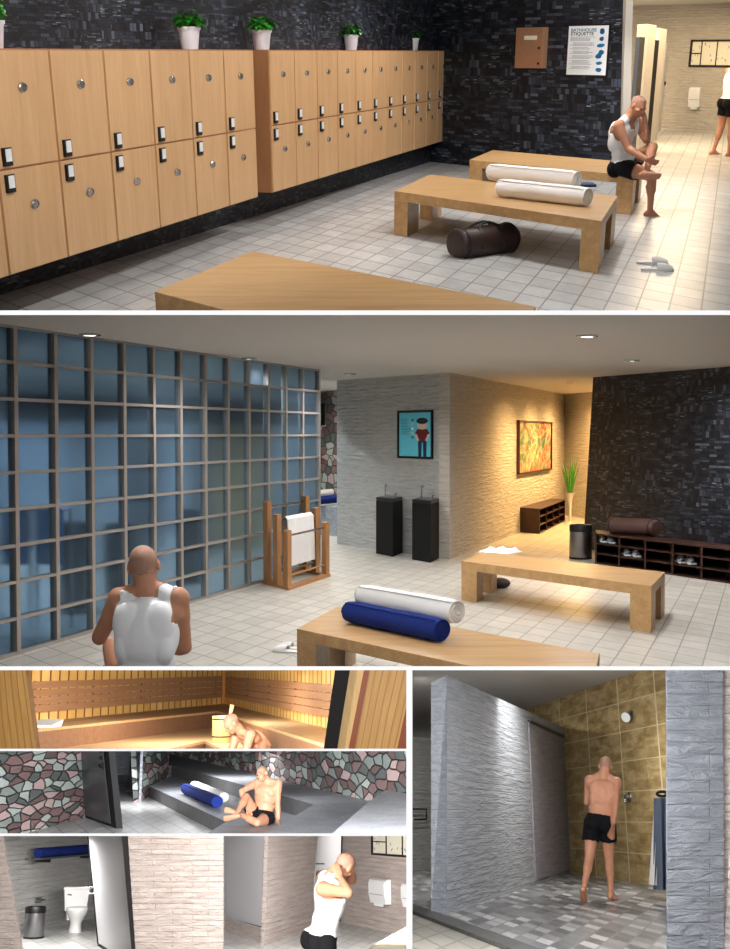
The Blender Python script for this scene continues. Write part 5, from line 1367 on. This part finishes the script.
def person(label, J, sh_side, hip_side, face, voxel=.0085, tank=False, group=None, head_up=None, hands=('relaxed', 'relaxed'), shorts=True, chin=0.0):
    """J: pelvis, chest, neck, head and per side (R/L) sh el wr hip kn an toe, all room points. sh_side/hip_side: direction of the person's right"""
    base = V((J['pelvis'].x, J['pelvis'].y, min(J[k].z for k in J) )); o = thing('person', label, 'person', base, 0, group)
    J = {k: v - base for k, v in J.items()}
    m = MB(); up = (J['neck'] - J['pelvis'])
    Fc = frame(J['neck'] - J['chest'] + up * .3, sh_side); Fp = frame(J['chest'] - J['pelvis'], hip_side); Fm = frame(up, sh_side + hip_side)
    E = lambda c, r, F_: m.ball(c, r, 18, 12, F_)
    # trunk
    pel, che, nk = J['pelvis'], J['chest'], J['neck']
    E(pel, (.172, .125, .13), Fp); E(pel.lerp(che, .42), (.155, .108, .15), Fm)
    E(che + Fc @ V((0, 0, -.02)), (.175, .12, .19), Fc)
    E(che + Fc @ V((0, .01, .07)), (.182, .11, .11), Fc)
    for sg in (-1, 1):
        E(che + Fc @ V((sg * .075, .07, .04)), (.085, .045, .07), Fc)          # chest muscle
        E(che + Fc @ V((sg * .085, -.07, .04)), (.08, .045, .11), Fc)          # shoulder blade
        E(che + Fc @ V((sg * .11, -.03, -.06)), (.05, .07, .12), Fc)           # side of the back
        E(pel + Fp @ V((sg * .08, -.075, -.045)), (.09, .085, .095), Fp)       # seat
    # neck and head
    hd = J['head']; f = face.normalized(); hu = head_up or (hd - nk).normalized() * .6 + V((0, 0, .6)); hu = (hu - f * hu.dot(f)).normalized(); r_ = f.cross(hu)
    H = Matrix((r_, f, hu)).transposed(); K = 1.0
    capsule(m, nk + Fc @ V((0, 0, -.02)), hd + H @ V((0, -.03, -.05)), .07, .063)
    for s in ('R', 'L'): capsule(m, nk.lerp(hd, .25), J[s + 'sh'].lerp(nk, .25), .045, .05)
    E(hd + H @ V((0, -.012, .025)), (.077, .1, .088), H); E(hd + H @ V((0, .02, -.03)), (.064, .074, .085), H)
    E(hd + H @ V((0, .045, -.078)), (.044, .044, .036), H)                       # jaw
    E(hd + H @ V((0, .086, .018)), (.052, .016, .014), H)                        # brow
    capsule(m, hd + H @ V((0, .092, .008)), hd + H @ V((0, .112, -.03)), .009, .0145, 8)      # nose
    for sg in (-1, 1):
        E(hd + H @ V((sg * .082, -.005, -.008)), (.011, .022, .034), H)          # ear
        E(hd + H @ V((sg * .045, .06, -.028)), (.026, .026, .02), H)             # cheek
    E(hd + H @ V((0, .087, -.054)), (.026, .015, .007), H); E(hd + H @ V((0, .086, -.066)), (.022, .015, .008), H)   # lips
    # limbs
    for s, sg in (('R', 1), ('L', -1)):
        sh, el, wr = J[s + 'sh'], J[s + 'el'], J[s + 'wr']
        E(sh, (.068, .066, .068), Fc); capsule(m, sh, sh.lerp(el, .4), .062, .056); capsule(m, sh.lerp(el, .2), el, .054, .042)
        capsule(m, sh.lerp(che + Fc @ V((sg * .1, 0, .03)), .5), sh, .075, .055)
        capsule(m, el, el.lerp(wr, .35), .044, .046); capsule(m, el.lerp(wr, .3), wr, .045, .029)
        # hand
        hn = J.get(s + 'ha', wr + (wr - el).normalized() * .09) - wr; hn.normalize()
        pn = J[s + 'pn'] + base if (s + 'pn') in J else None
        pnv = (pn if pn is not None else Fc @ V((-sg, 0, 0))); pnv = (pnv - hn * pnv.dot(hn)).normalized(); ws = hn.cross(pnv) * sg     # ws: towards the thumb
        curl = {'relaxed': .35, 'fist': 1.25, 'flat': .08}[hands[0 if s == 'R' else 1]]
        for q in (-.026, -.009, .009, .026): capsule(m, wr + ws * q * .6, wr + hn * .085 + ws * q, .0165, .0135, 8)
        for q, L_ in ((.028, .07), (.0095, .08), (-.0095, .074), (-.028, .058)):
            p = wr + hn * .088 + ws * q; dr = hn + ws * q * 2.5; dr.normalize(); ang = curl * .5
            for seg in range(3):
                dd = (dr * math.cos(ang) + pnv * math.sin(ang)); pe = p + dd * L_ * (.45, .32, .23)[seg]; capsule(m, p, pe, .0098 - .0008 * seg, .0092 - .0008 * seg, 8); p = pe; ang += curl * .75
        p = wr + hn * .03 + ws * .028; dr = (hn * .75 + ws * .75 + pnv * .35).normalized(); pe = p + dr * .045; capsule(m, p, pe, .0145, .0115, 8); capsule(m, pe, pe + (dr + hn * .5).normalized() * .033, .0108, .0095, 8)
        hp, kn, an, toe = J[s + 'hip'], J[s + 'kn'], J[s + 'an'], J[s + 'toe']
        capsule(m, hp, hp.lerp(kn, .5), .099, .086, 18); capsule(m, hp.lerp(kn, .4), kn, .088, .058, 18); E(kn, (.056, .056, .056), Fm)
        shin = (an - kn); th = (kn - hp).normalized(); sd = shin.normalized(); bk = (-(th - sd * th.dot(sd))); 
        fd = (toe - an); bkc = -(fd - sd * fd.dot(sd)).normalized()
        capsule(m, kn, kn.lerp(an, .4), .056, .056); capsule(m, kn.lerp(an, .3), an, .047, .033)
        q = kn.lerp(an, .3) + bkc * .022; capsule(m, q, kn.lerp(an, .5) + bkc * .014, .046, .036)
        fd.normalize(); heel = an - fd * .045 + sd * .045; ball_ = an + fd * .125 + sd * .055
        lat = fd.cross(sd).normalized()
        capsule(m, an, heel, .034, .033); capsule(m, an + fd * .01, ball_, .036, .022)
        for w2 in (-.026, 0, .026): capsule(m, heel + lat * w2 * .3 + sd * .0, ball_ + lat * w2, .028, .02, 10)
        for i in range(5):
            w2 = -.036 + .018 * i; a_ = ball_ + lat * w2; L_ = (.05, .05, .047, .042, .034)[i if s == 'L' else 4 - i]; capsule(m, a_, a_ + fd * L_ + sd * .004, .0115, .0095, 8)
    b = m.build('body', 'skin', o)
    md = b.modifiers.new('r', 'REMESH'); md.mode = 'VOXEL'; md.voxel_size = voxel; md.use_smooth_shade = True
    ms = b.modifiers.new('s', 'SMOOTH'); ms.factor = .5; ms.iterations = max(2, int(.035 / voxel))
    dg = bpy.context.evaluated_depsgraph_get(); dg.update(); me = bpy.data.meshes.new_from_object(b.evaluated_get(dg)); b.modifiers.clear(); b.data = me
    if not me.materials: me.materials.append(M['skin'])
    # garments and hair follow the body surface
    n = len(me.vertices); co = np.empty(n * 3); me.vertices.foreach_get('co', co); co = co.reshape(-1, 3)
    no = np.empty(n * 3); me.vertex_normals.foreach_get('vector', no); no = no.reshape(-1, 3)
    segs = {'trunk': (pel, nk), 'neckseg': (nk, hd)}
    for s in 'RL':
        segs[s + 'ua'] = (J[s + 'sh'], J[s + 'el']); segs[s + 'fa'] = (J[s + 'el'], J[s + 'wr'] + (J[s + 'wr'] - J[s + 'el']).normalized() * .15)
        segs[s + 'th'] = (J[s + 'hip'], J[s + 'kn']); segs[s + 'sn'] = (J[s + 'kn'], J[s + 'an'])
    rad = {'trunk': .15, 'neckseg': .06, 'ua': .052, 'fa': .036, 'th': .078, 'sn': .045}
    D = {}; T_ = {}
    for k, (a, b2) in segs.items():
        a_, d_ = np.array(a), np.array(b2 - a); t = ((co - a_) @ d_) / (d_ @ d_); tc = np.clip(t, 0, 1); T_[k] = t
        D[k] = np.linalg.norm(co - a_ - tc[:, None] * d_, axis=1) - rad[k if k in rad else k[1:]]
    keys = list(D); near = np.array([D[k] for k in keys]).argmin(axis=0); who = lambda *ks: np.isin(near, [keys.index(k) for k in ks])
    def loc(F_, c): return (co - np.array(c)) @ np.array(F_)                      # x right, y forward, z up
    def shell(name, mat, mask, off, smooth_it=2, puff=None):
        idx = set(np.nonzero(mask)[0].tolist()); bm = bmesh.new(); mp = {}
        for p in me.polygons:
            if all(v in idx for v in p.vertices):
                vs = []
                for v in p.vertices:
                    if v not in mp:
                        k_ = off if puff is None else off + puff[v]
                        mp[v] = bm.verts.new(co[v] + no[v] * k_)
                    vs.append(mp[v])
                bm.faces.new(vs)
        if not bm.faces: bm.free(); return
        for _ in range(smooth_it): bmesh.ops.smooth_vert(bm, verts=bm.verts, factor=.5, use_axis_x=True, use_axis_y=True, use_axis_z=True)
        # turned-in hem so that the cloth has thickness
        ed = [e for e in bm.edges if len(e.link_faces) == 1]; bm.normal_update(); r = bmesh.ops.extrude_edge_only(bm, edges=ed)
        for v in [g for g in r['geom'] if isinstance(g, bmesh.types.BMVert)]:
            src = [e.other_vert(v) for e in v.link_edges if e.other_vert(v) in set(mp.values())]
            if src: v.co = src[0].co - src[0].normal * (off * .95)
        md_ = bpy.data.meshes.new(name); bm.to_mesh(md_); bm.free(); c = bpy.data.objects.new(name, md_); S.collection.objects.link(c); md_.materials.append(M[mat]); c.parent = o; ROOM[c.name] = CUR
        md_.polygons.foreach_set('use_smooth', [True] * len(md_.polygons)); return c
    lp_, lc = loc(Fp, pel), loc(Fc, nk); lh = loc(H, hd)
    if shorts:
        leg = np.zeros(n, bool); puff = np.zeros(n)
        for s in 'RL': leg |= who(s + 'th') & (T_[s + 'th'] < .52); puff = np.maximum(puff, np.where(who(s + 'th'), np.clip(T_[s + 'th'] * .03, 0, .02), 0))
        msk = (leg & (lp_[:, 2] < .1)) | (who('trunk') & (lp_[:, 2] < .07))
        shell('shorts', 'shorts', msk, .008, 3, puff)
    if tank:
        lt = loc(Fm, pel); z = lc[:, 2]; x = np.abs(lc[:, 0]); y = lc[:, 1]
        arm = who('Rua', 'Lua', 'Rfa', 'Lfa')
        neckz = np.where(y > .02, -.1 , -.03); yoke = z > neckz
        msk = (lt[:, 2] > .02) & ~arm & ~who('Rsn', 'Lsn') & ~(who('Rth') & ((lt[:, 2] < .05) | (T_['Rth'] > .12))) & ~(who('Lth') & ((lt[:, 2] < .05) | (T_['Lth'] > .12))) & (np.linalg.norm(lh, axis=1) > .165) & (lt[:, 1] < .17) & (z < .04)
        msk &= ~(yoke & ((x < .062) & (z > neckz)))
        msk &= ~((z > -.17) & (x > .16)) & ~who('neckseg')
        shell('tank_top', 'tank', msk, .009, 4)
    hair = (lh[:, 2] > .03 + .0 * lh[:, 1]) | ((lh[:, 1] < -.02) & (lh[:, 2] > -.05))
    hair &= (np.abs(lh[:, 0]) < .079) & (lh[:, 1] < .07) & (np.linalg.norm(lh, axis=1) < .15)
    hair &= ~((lh[:, 1] > .03) & (lh[:, 2] < .07))
    shell('hair', 'hair', hair, .0018, 0)
    for sg in (-1, 1):
        c = hd + H @ V((sg * .031, .083, .0)); mm = MB(); mm.ball(c, (.013, .007, .006), 10, 7, H); mm.build('eye', 'eye', o, True)
    return o
def body_points(pelvis, chest, neck, head, shr, hpr, w=.19, hw=.095, drop=.03):
    J = dict(pelvis=pelvis, chest=chest, neck=neck, head=head)
    shr = shr.normalized(); hpr = hpr.normalized(); up = (neck - chest).normalized()
    J['Rsh'] = neck + shr * w - up * drop; J['Lsh'] = neck - shr * w - up * drop
    dn_ = (pelvis - chest).normalized(); J['Rhip'] = pelvis + hpr * hw + dn_ * .03; J['Lhip'] = pelvis - hpr * hw + dn_ * .03
    return J
UA, FA, TH, SH = .29, .26, .44, .42
def rt_(px): return None

# ---- man sitting on the rear bench, legs crossed
use(R1)
pel = R1.dep(622, 164.5, R1.at(634, 176, .45).y + .25); pel.z = .57
nk = reach(pel, 627.5, 118, .52); che = pel.lerp(nk, .62) + V((-.04, .0, 0))
hd = nk + (R1.dep(637, 106, nk.y) - nk) * 1.0; hd.y = nk.y - .06
sr = V((-.62, -.78, 0)); J = body_points(pel, che, nk, hd, sr, V((-.35, -.93, 0)))
J['Rsh'] = R1.dep(618.5, 126, nk.y - .14); J['Lsh'] = R1.dep(636, 122, nk.y + .12)
J['Rel'] = reach(J['Rsh'], 628.5, 149, UA); J['Rwr'] = reach(J['Rel'], 646, 159, FA); J['Rha'] = R1.dep(655, 162.5, J['Rwr'].y)
J['Lel'] = reach(J['Lsh'], 646, 140, UA, False); J['Lwr'] = J['Lel'] + (hd + V((.08, -.02, -.13)) - J['Lel']).normalized() * FA; J['Lha'] = hd + V((.03, -.02, -.04))
J['Rkn'] = reach(J['Rhip'], 652, 176, TH, False); J['Ran'] = reach(J['Rkn'], 650, 211.5, SH, True); J['Rtoe'] = J['Ran'] + V((.14, -.05, -.035))
J['Lkn'] = reach(J['Lhip'], 653, 147, TH, False); J['Lan'] = reach(J['Lkn'], 646, 172.5, SH, False); J['Ltoe'] = J['Lan'] + V((.2, -.03, -.0))
person('bald man in white tank top and black shorts sitting cross-legged on the rear bench', J, sr, V((-.35, -.93, 0)), V((.5, -.75, -.42)), tank=True, hands=('relaxed', 'fist'))

# ---- man standing in the washroom at the right edge
def standing(R, px, py_foot, facing, label, scale_px=None, lean=0.0, voxel=.0085, floor=None):
    g = R.at(px, py_foot); f = V(facing).normalized(); r = V((f.y, -f.x, 0)); z = lambda h: V((0, 0, h))
    pel = g + z(.9) - f * .02; nk = g + z(1.43) + f * .06; che = g + z(1.22) + f * .03; hd = nk + z(.13) + f * .13
    J = body_points(pel, che, nk, hd, r, r)
    for s, sg in (('R', 1), ('L', -1)):
        J[s + 'el'] = J[s + 'sh'] + (f * .85 + z(-.12) + r * sg * .12).normalized() * UA
        J[s + 'wr'] = J[s + 'el'] + ((hd - f * .02 + r * sg * .1 + z(.06)) - J[s + 'el']).normalized() * FA
        J[s + 'ha'] = hd + z(.13) + r * sg * .06 - f * .04; J[s + 'pn'] = -r * sg
        J[s + 'kn'] = J[s + 'hip'] + (z(-1) + f * (.12 if s == 'R' else -.05)).normalized() * TH
        J[s + 'an'] = J[s + 'kn'] + (z(-1) + f * (.02 if s == 'R' else -.3)).normalized() * SH; J[s + 'toe'] = J[s + 'an'] + f * .17
    dz = min(J['Ran'].z, J['Lan'].z) - .075
    for k in J:
        if k not in ('Rpn', 'Lpn'): J[k] = J[k] - z(dz)
    J2 = {k: v for k, v in J.items() if not k.endswith('pn')}
    return person(label, J2, r, r, f + V((0, 0, -.55)), voxel=voxel, tank=True, head_up=f * .5 + z(.9), hands=('flat', 'flat'))
standing(R1, 723.5, 156, (.75, .3, 0), 'man in white tank top and black shorts at the right edge, hands to his head', voxel=.0095)

# ---- man seen from behind in the lounge
use(R2)
Y0 = 5.95
pel = R2.dep(147, 680, Y0); nk = R2.dep(149, 591, Y0 + .06); k_ = (nk - pel).length
pel = nk + (pel - nk).normalized() * .53; che = pel.lerp(nk, .6) + V((0, -.03, 0)); hd = R2.dep(144, 567, Y0 + .1)
hd = nk + (hd - nk).normalized() * .145
sr = V((1, -.12, .02)); J = body_points(pel, che, nk, hd, sr, V((1, 0, 0)), w=.165, drop=.045)
J['Lel'] = R2.dep(100, 636, Y0 + .17); J['Lel'] = J['Lsh'] + (J['Lel'] - J['Lsh']).normalized() * UA
J['Lwr'] = J['Lel'] + (R2.dep(122, 592, Y0 + .06) - J['Lel']).normalized() * (FA + .0); J['Lha'] = R2.dep(130, 577, Y0 + .08); 
J['Rel'] = J['Rsh'] + V((.02, .08, -.27)).normalized() * UA; J['Rwr'] = J['Rel'] + V((-.12, .22, -.06)).normalized() * FA; 
J['Lkn'] = J['Lhip'] + (R2.dep(112, 646, Y0 + .36) - J['Lhip']).normalized() * TH; J['Lan'] = J['Lkn'] + V((.25, .12, -.35)).normalized() * SH; J['Ltoe'] = J['Lan'] + V((-.05, .17, -.02))
J['Rkn'] = J['Rhip'] + V((.02, .43, .0)).normalized() * TH; J['Ran'] = J['Rkn'] + V((0, .03, -.42)).normalized() * SH; J['Rtoe'] = J['Ran'] + V((0, .17, -.03))
person('man in white ribbed tank top seen from behind, sitting before the glass wall', J, sr, V((1, 0, 0)), V((-.12, 1, -.1)), tank=True, hands=('relaxed', 'fist'), voxel=.0075)

# ---- man in the sauna
use(R3)
Y0 = 13.6
hd = R3.dep(231.3, 723.5, Y0 - .1); nk = hd + V((.12, .1, -.12)); pel = nk + V((.22, .3, -.40)); che = pel.lerp(nk, .6) + V((.05, .03, .06))
sr = V((-.3, -.9, 0)); sr = V((.55, -.8, 0)); J = body_points(pel, che, nk, hd, V((-.55, .8, 0)) * -1, V((-.55, .8, 0)) * -1, w=.17)
sr = V((.55, -.8, 0))
J = body_points(pel, che, nk, hd, -sr, -sr, w=.17)
fw = V((-.8, -.55, 0)).normalized()
for s in 'RL':
    J[s + 'el'] = J[s + 'sh'] + (fw * .35 + V((0, 0, -1))).normalized() * UA; J[s + 'wr'] = J[s + 'el'] + (fw * .5 + V((0, 0, -.8))).normalized() * FA
    J[s + 'kn'] = J[s + 'hip'] + (fw + V((0, 0, .02))).normalized() * TH; J[s + 'an'] = J[s + 'kn'] + V((0, 0, -1)) * SH; J[s + 'toe'] = J[s + 'an'] + fw * .17
person('bare-chested man leaning forward in the sauna beside the bucket', J, -sr, -sr, fw + V((0, 0, -.8)), tank=False, voxel=.0085)

# ---- man sitting by the bath
use(R4)
g = R4.at(262, 824, z1); pel = g + V((0, .06, .11)); nk = reach(pel, 266.5, 786.5, .5, False); nk = V((nk.x, pel.y + .02, nk.z)); nk = pel + (nk - pel).normalized() * .5
nk = pel + (R4.dep(266.8, 786.5, pel.y + .05) - pel).normalized() * .5
che = pel.lerp(nk, .6) + V((.0, .04, 0)); hd = nk + (R4.dep(263.5, 775.5, nk.y - .03) - nk).normalized() * .145
sr = V((-1, .25, .0)).normalized(); J = body_points(pel, che, nk, hd, sr, V((-1, .2, 0)), w=.17)
J['Rel'] = reach(J['Rsh'], 241.5, 791.5, UA, False); J['Rwr'] = reach(J['Rel'], 247, 808, FA, False); J['Rha'] = J['Rwr'] + V((.01, -.03, -.08))
J['Lel'] = reach(J['Lsh'], 277.5, 808, UA, True); J['Lwr'] = reach(J['Lel'], 278.5, 824, FA, False); J['Lha'] = J['Lwr'] + V((.02, -.09, -.02))
J['Rkn'] = reach(J['Rhip'], 246, 797, TH, False); J['Ran'] = reach(J['Rkn'], 236.5, 814.5, SH, False); J['Rtoe'] = J['Ran'] + V((-.14, -.07, -.02))
J['Lkn'] = reach(J['Lhip'], 257, 826, TH, False); J['Lan'] = J['Lkn'] + (R4.dep(243, 817, J['Lkn'].y + .15) - J['Lkn']).normalized() * SH; J['Ltoe'] = J['Lan'] + V((-.1, -.1, .03))
zlow = z1 + .06
for k in ('Lkn', 'Lan'): J[k].z = max(J[k].z, zlow)
person('bare-chested bald man in black shorts sitting on the granite bath step', J, sr, V((-1, .2, 0)), V((-.45, -.9, -.15)), hands=('relaxed', 'flat'))

# ---- man in the washroom holding his head
use(R5)
g = R5.dep(327, 1040, 1); 
def wash():
    Y0 = 10.6
    pel = R5.dep(322, 937, Y0); nk = R5.dep(329.5, 883, Y0 - .02); nk = pel + (nk - pel).normalized() * .53
    f = V((.88, .35, 0)).normalized(); r = V((f.y, -f.x, 0))
    che = pel.lerp(nk, .6) + f * .03; hd = nk + (R5.dep(338, 870, nk.y + .03) - nk).normalized() * .16
    J = body_points(pel, che, nk, hd, r, r, w=.18)
    # the camera sees his left or right flank: near side is r when r.y < 0
    s, q = ('R', 'L') if r.y < 0 else ('L', 'R')
    J[s + 'sh'] = R5.dep(323, 889, nk.y - .17); J[s + 'el'] = reach(J[s + 'sh'], 348, 893, UA, False); J[s + 'wr'] = J[s + 'el'] + (R5.dep(337, 872, hd.y - .12) - J[s + 'el']).normalized() * (FA - .03); J[s + 'ha'] = R5.dep(333, 858, hd.y - .1)
    J[q + 'el'] = J[q + 'sh'] + (f * .9 + V((0, .1, -.1))).normalized() * UA; J[q + 'wr'] = J[q + 'el'] + (hd + V((.06, .12, -.08)) - J[q + 'el']).normalized() * (FA - .04); J[q + 'ha'] = hd + V((-.06, .1, .05))
    for t_ in 'RL':
        J[t_ + 'kn'] = J[t_ + 'hip'] + V((.03, -.02, -1)).normalized() * TH; J[t_ + 'an'] = J[t_ + 'kn'] + V((-.05, .0, -1)).normalized() * SH; J[t_ + 'toe'] = J[t_ + 'an'] + f * .17
    return person('man in white tank top standing in the washroom with hands on his bald head', J, r, r, f * .7 + V((.0, .55, -.7)), tank=True, head_up=f * .8 + V((0, 0, .7)), hands=('flat', 'flat'))
wash()

# ---- man walking into the shower
use(R6)
g = R6.at(598, 903); Y0 = g.y
pel = R6.dep(600, 820, Y0); nk = R6.dep(603.5, 771, Y0 + .05); nk = pel + (nk - pel).normalized() * .55; che = pel.lerp(nk, .6) + V((0, -.03, 0)); hd = nk + (R6.dep(606.3, 761, Y0 + .12) - nk).normalized() * .14
sr = V((1, -.2, -.08)); J = body_points(pel, che, nk, hd, sr, V((1, -.15, 0)), w=.168, drop=.075)
J['Rel'] = reach(J['Rsh'], 615.5, 802, UA, False); J['Rwr'] = reach(J['Rel'], 613.5, 823, FA, True); J['Rha'] = R6.dep(611, 833, J['Rwr'].y)
J['Lel'] = J['Lsh'] + V((-.03, .12, -.26)).normalized() * UA; J['Lwr'] = J['Lel'] + V((.12, .22, .02)).normalized() * FA
J['Lkn'] = J['Lhip'] + (R6.dep(589.5, 856, Y0 - .02) - J['Lhip']).normalized() * TH; J['Lan'] = J['Lkn'] + (R6.dep(583, 893, Y0 - .28) - J['Lkn']).normalized() * SH; J['Ltoe'] = J['Lan'] + V((.03, .13, -.12))
J['Rkn'] = J['Rhip'] + (R6.dep(609, 856, Y0 + .1) - J['Rhip']).normalized() * TH; J['Ran'] = J['Rkn'] + (R6.dep(611, 893, Y0 + .12) - J['Rkn']).normalized() * SH; J['Rtoe'] = J['Ran'] + V((.1, .12, -.03))
dz = min(J['Ran'].z - .095, J['Lan'].z - .13)
person('bare-backed man in black shorts walking towards the shower head', J, sr, V((1, -.15, 0)), V((.25, 1, -.35)), hands=('relaxed', 'relaxed'))
print('FEET', J['Ran'].z, J['Lan'].z)
# ------------------------------------------------------------------ end every room at its partitions
bpy.context.view_layer.update()
def cut(o, room):
    x0, y0, x1, y1 = room.clip; mw = o.matrix_world; R = CAM.to_3x3(); me = o.data
    def pl(ax, pos):                          # inward normal of a partition plane
        return R @ (V((1, 0, (pos - CX) / F)) if ax == 'x' else V((0, -1, (pos - CY) / F)))
    planes = [pl('x', x0), -pl('x', x1), pl('y', y0), -pl('y', y1)]
    eye = CAM.translation; inv = mw.inverted(); bm = None
    co = np.empty(len(me.vertices) * 3); me.vertices.foreach_get('co', co); co = co.reshape(-1, 3)
    A = np.array(mw); wc = co @ A[:3, :3].T + A[:3, 3] - np.array(eye)
    for n in planes:
        if (wc @ np.array(n)).min() < -1e-4:
            if bm is None: bm = bmesh.new(); bm.from_mesh(me)
            if not bm.verts: break
            ln = (mw.to_3x3().transposed() @ n)
            bmesh.ops.bisect_plane(bm, geom=bm.verts[:] + bm.edges[:] + bm.faces[:], plane_co=inv @ eye, plane_no=ln, clear_inner=True, dist=1e-6)
    if bm is None: return
    if me.users > 1: me = me.copy(); o.data = me
    empty = not bm.faces
    bm.to_mesh(me); bm.free(); return empty
gone = []
for o in list(S.objects):
    if o.type == 'MESH' and o.name in ROOM:
        if cut(o, ROOM[o.name]): gone.append(o)
for o in gone:
    if not o.children: bpy.data.objects.remove(o)
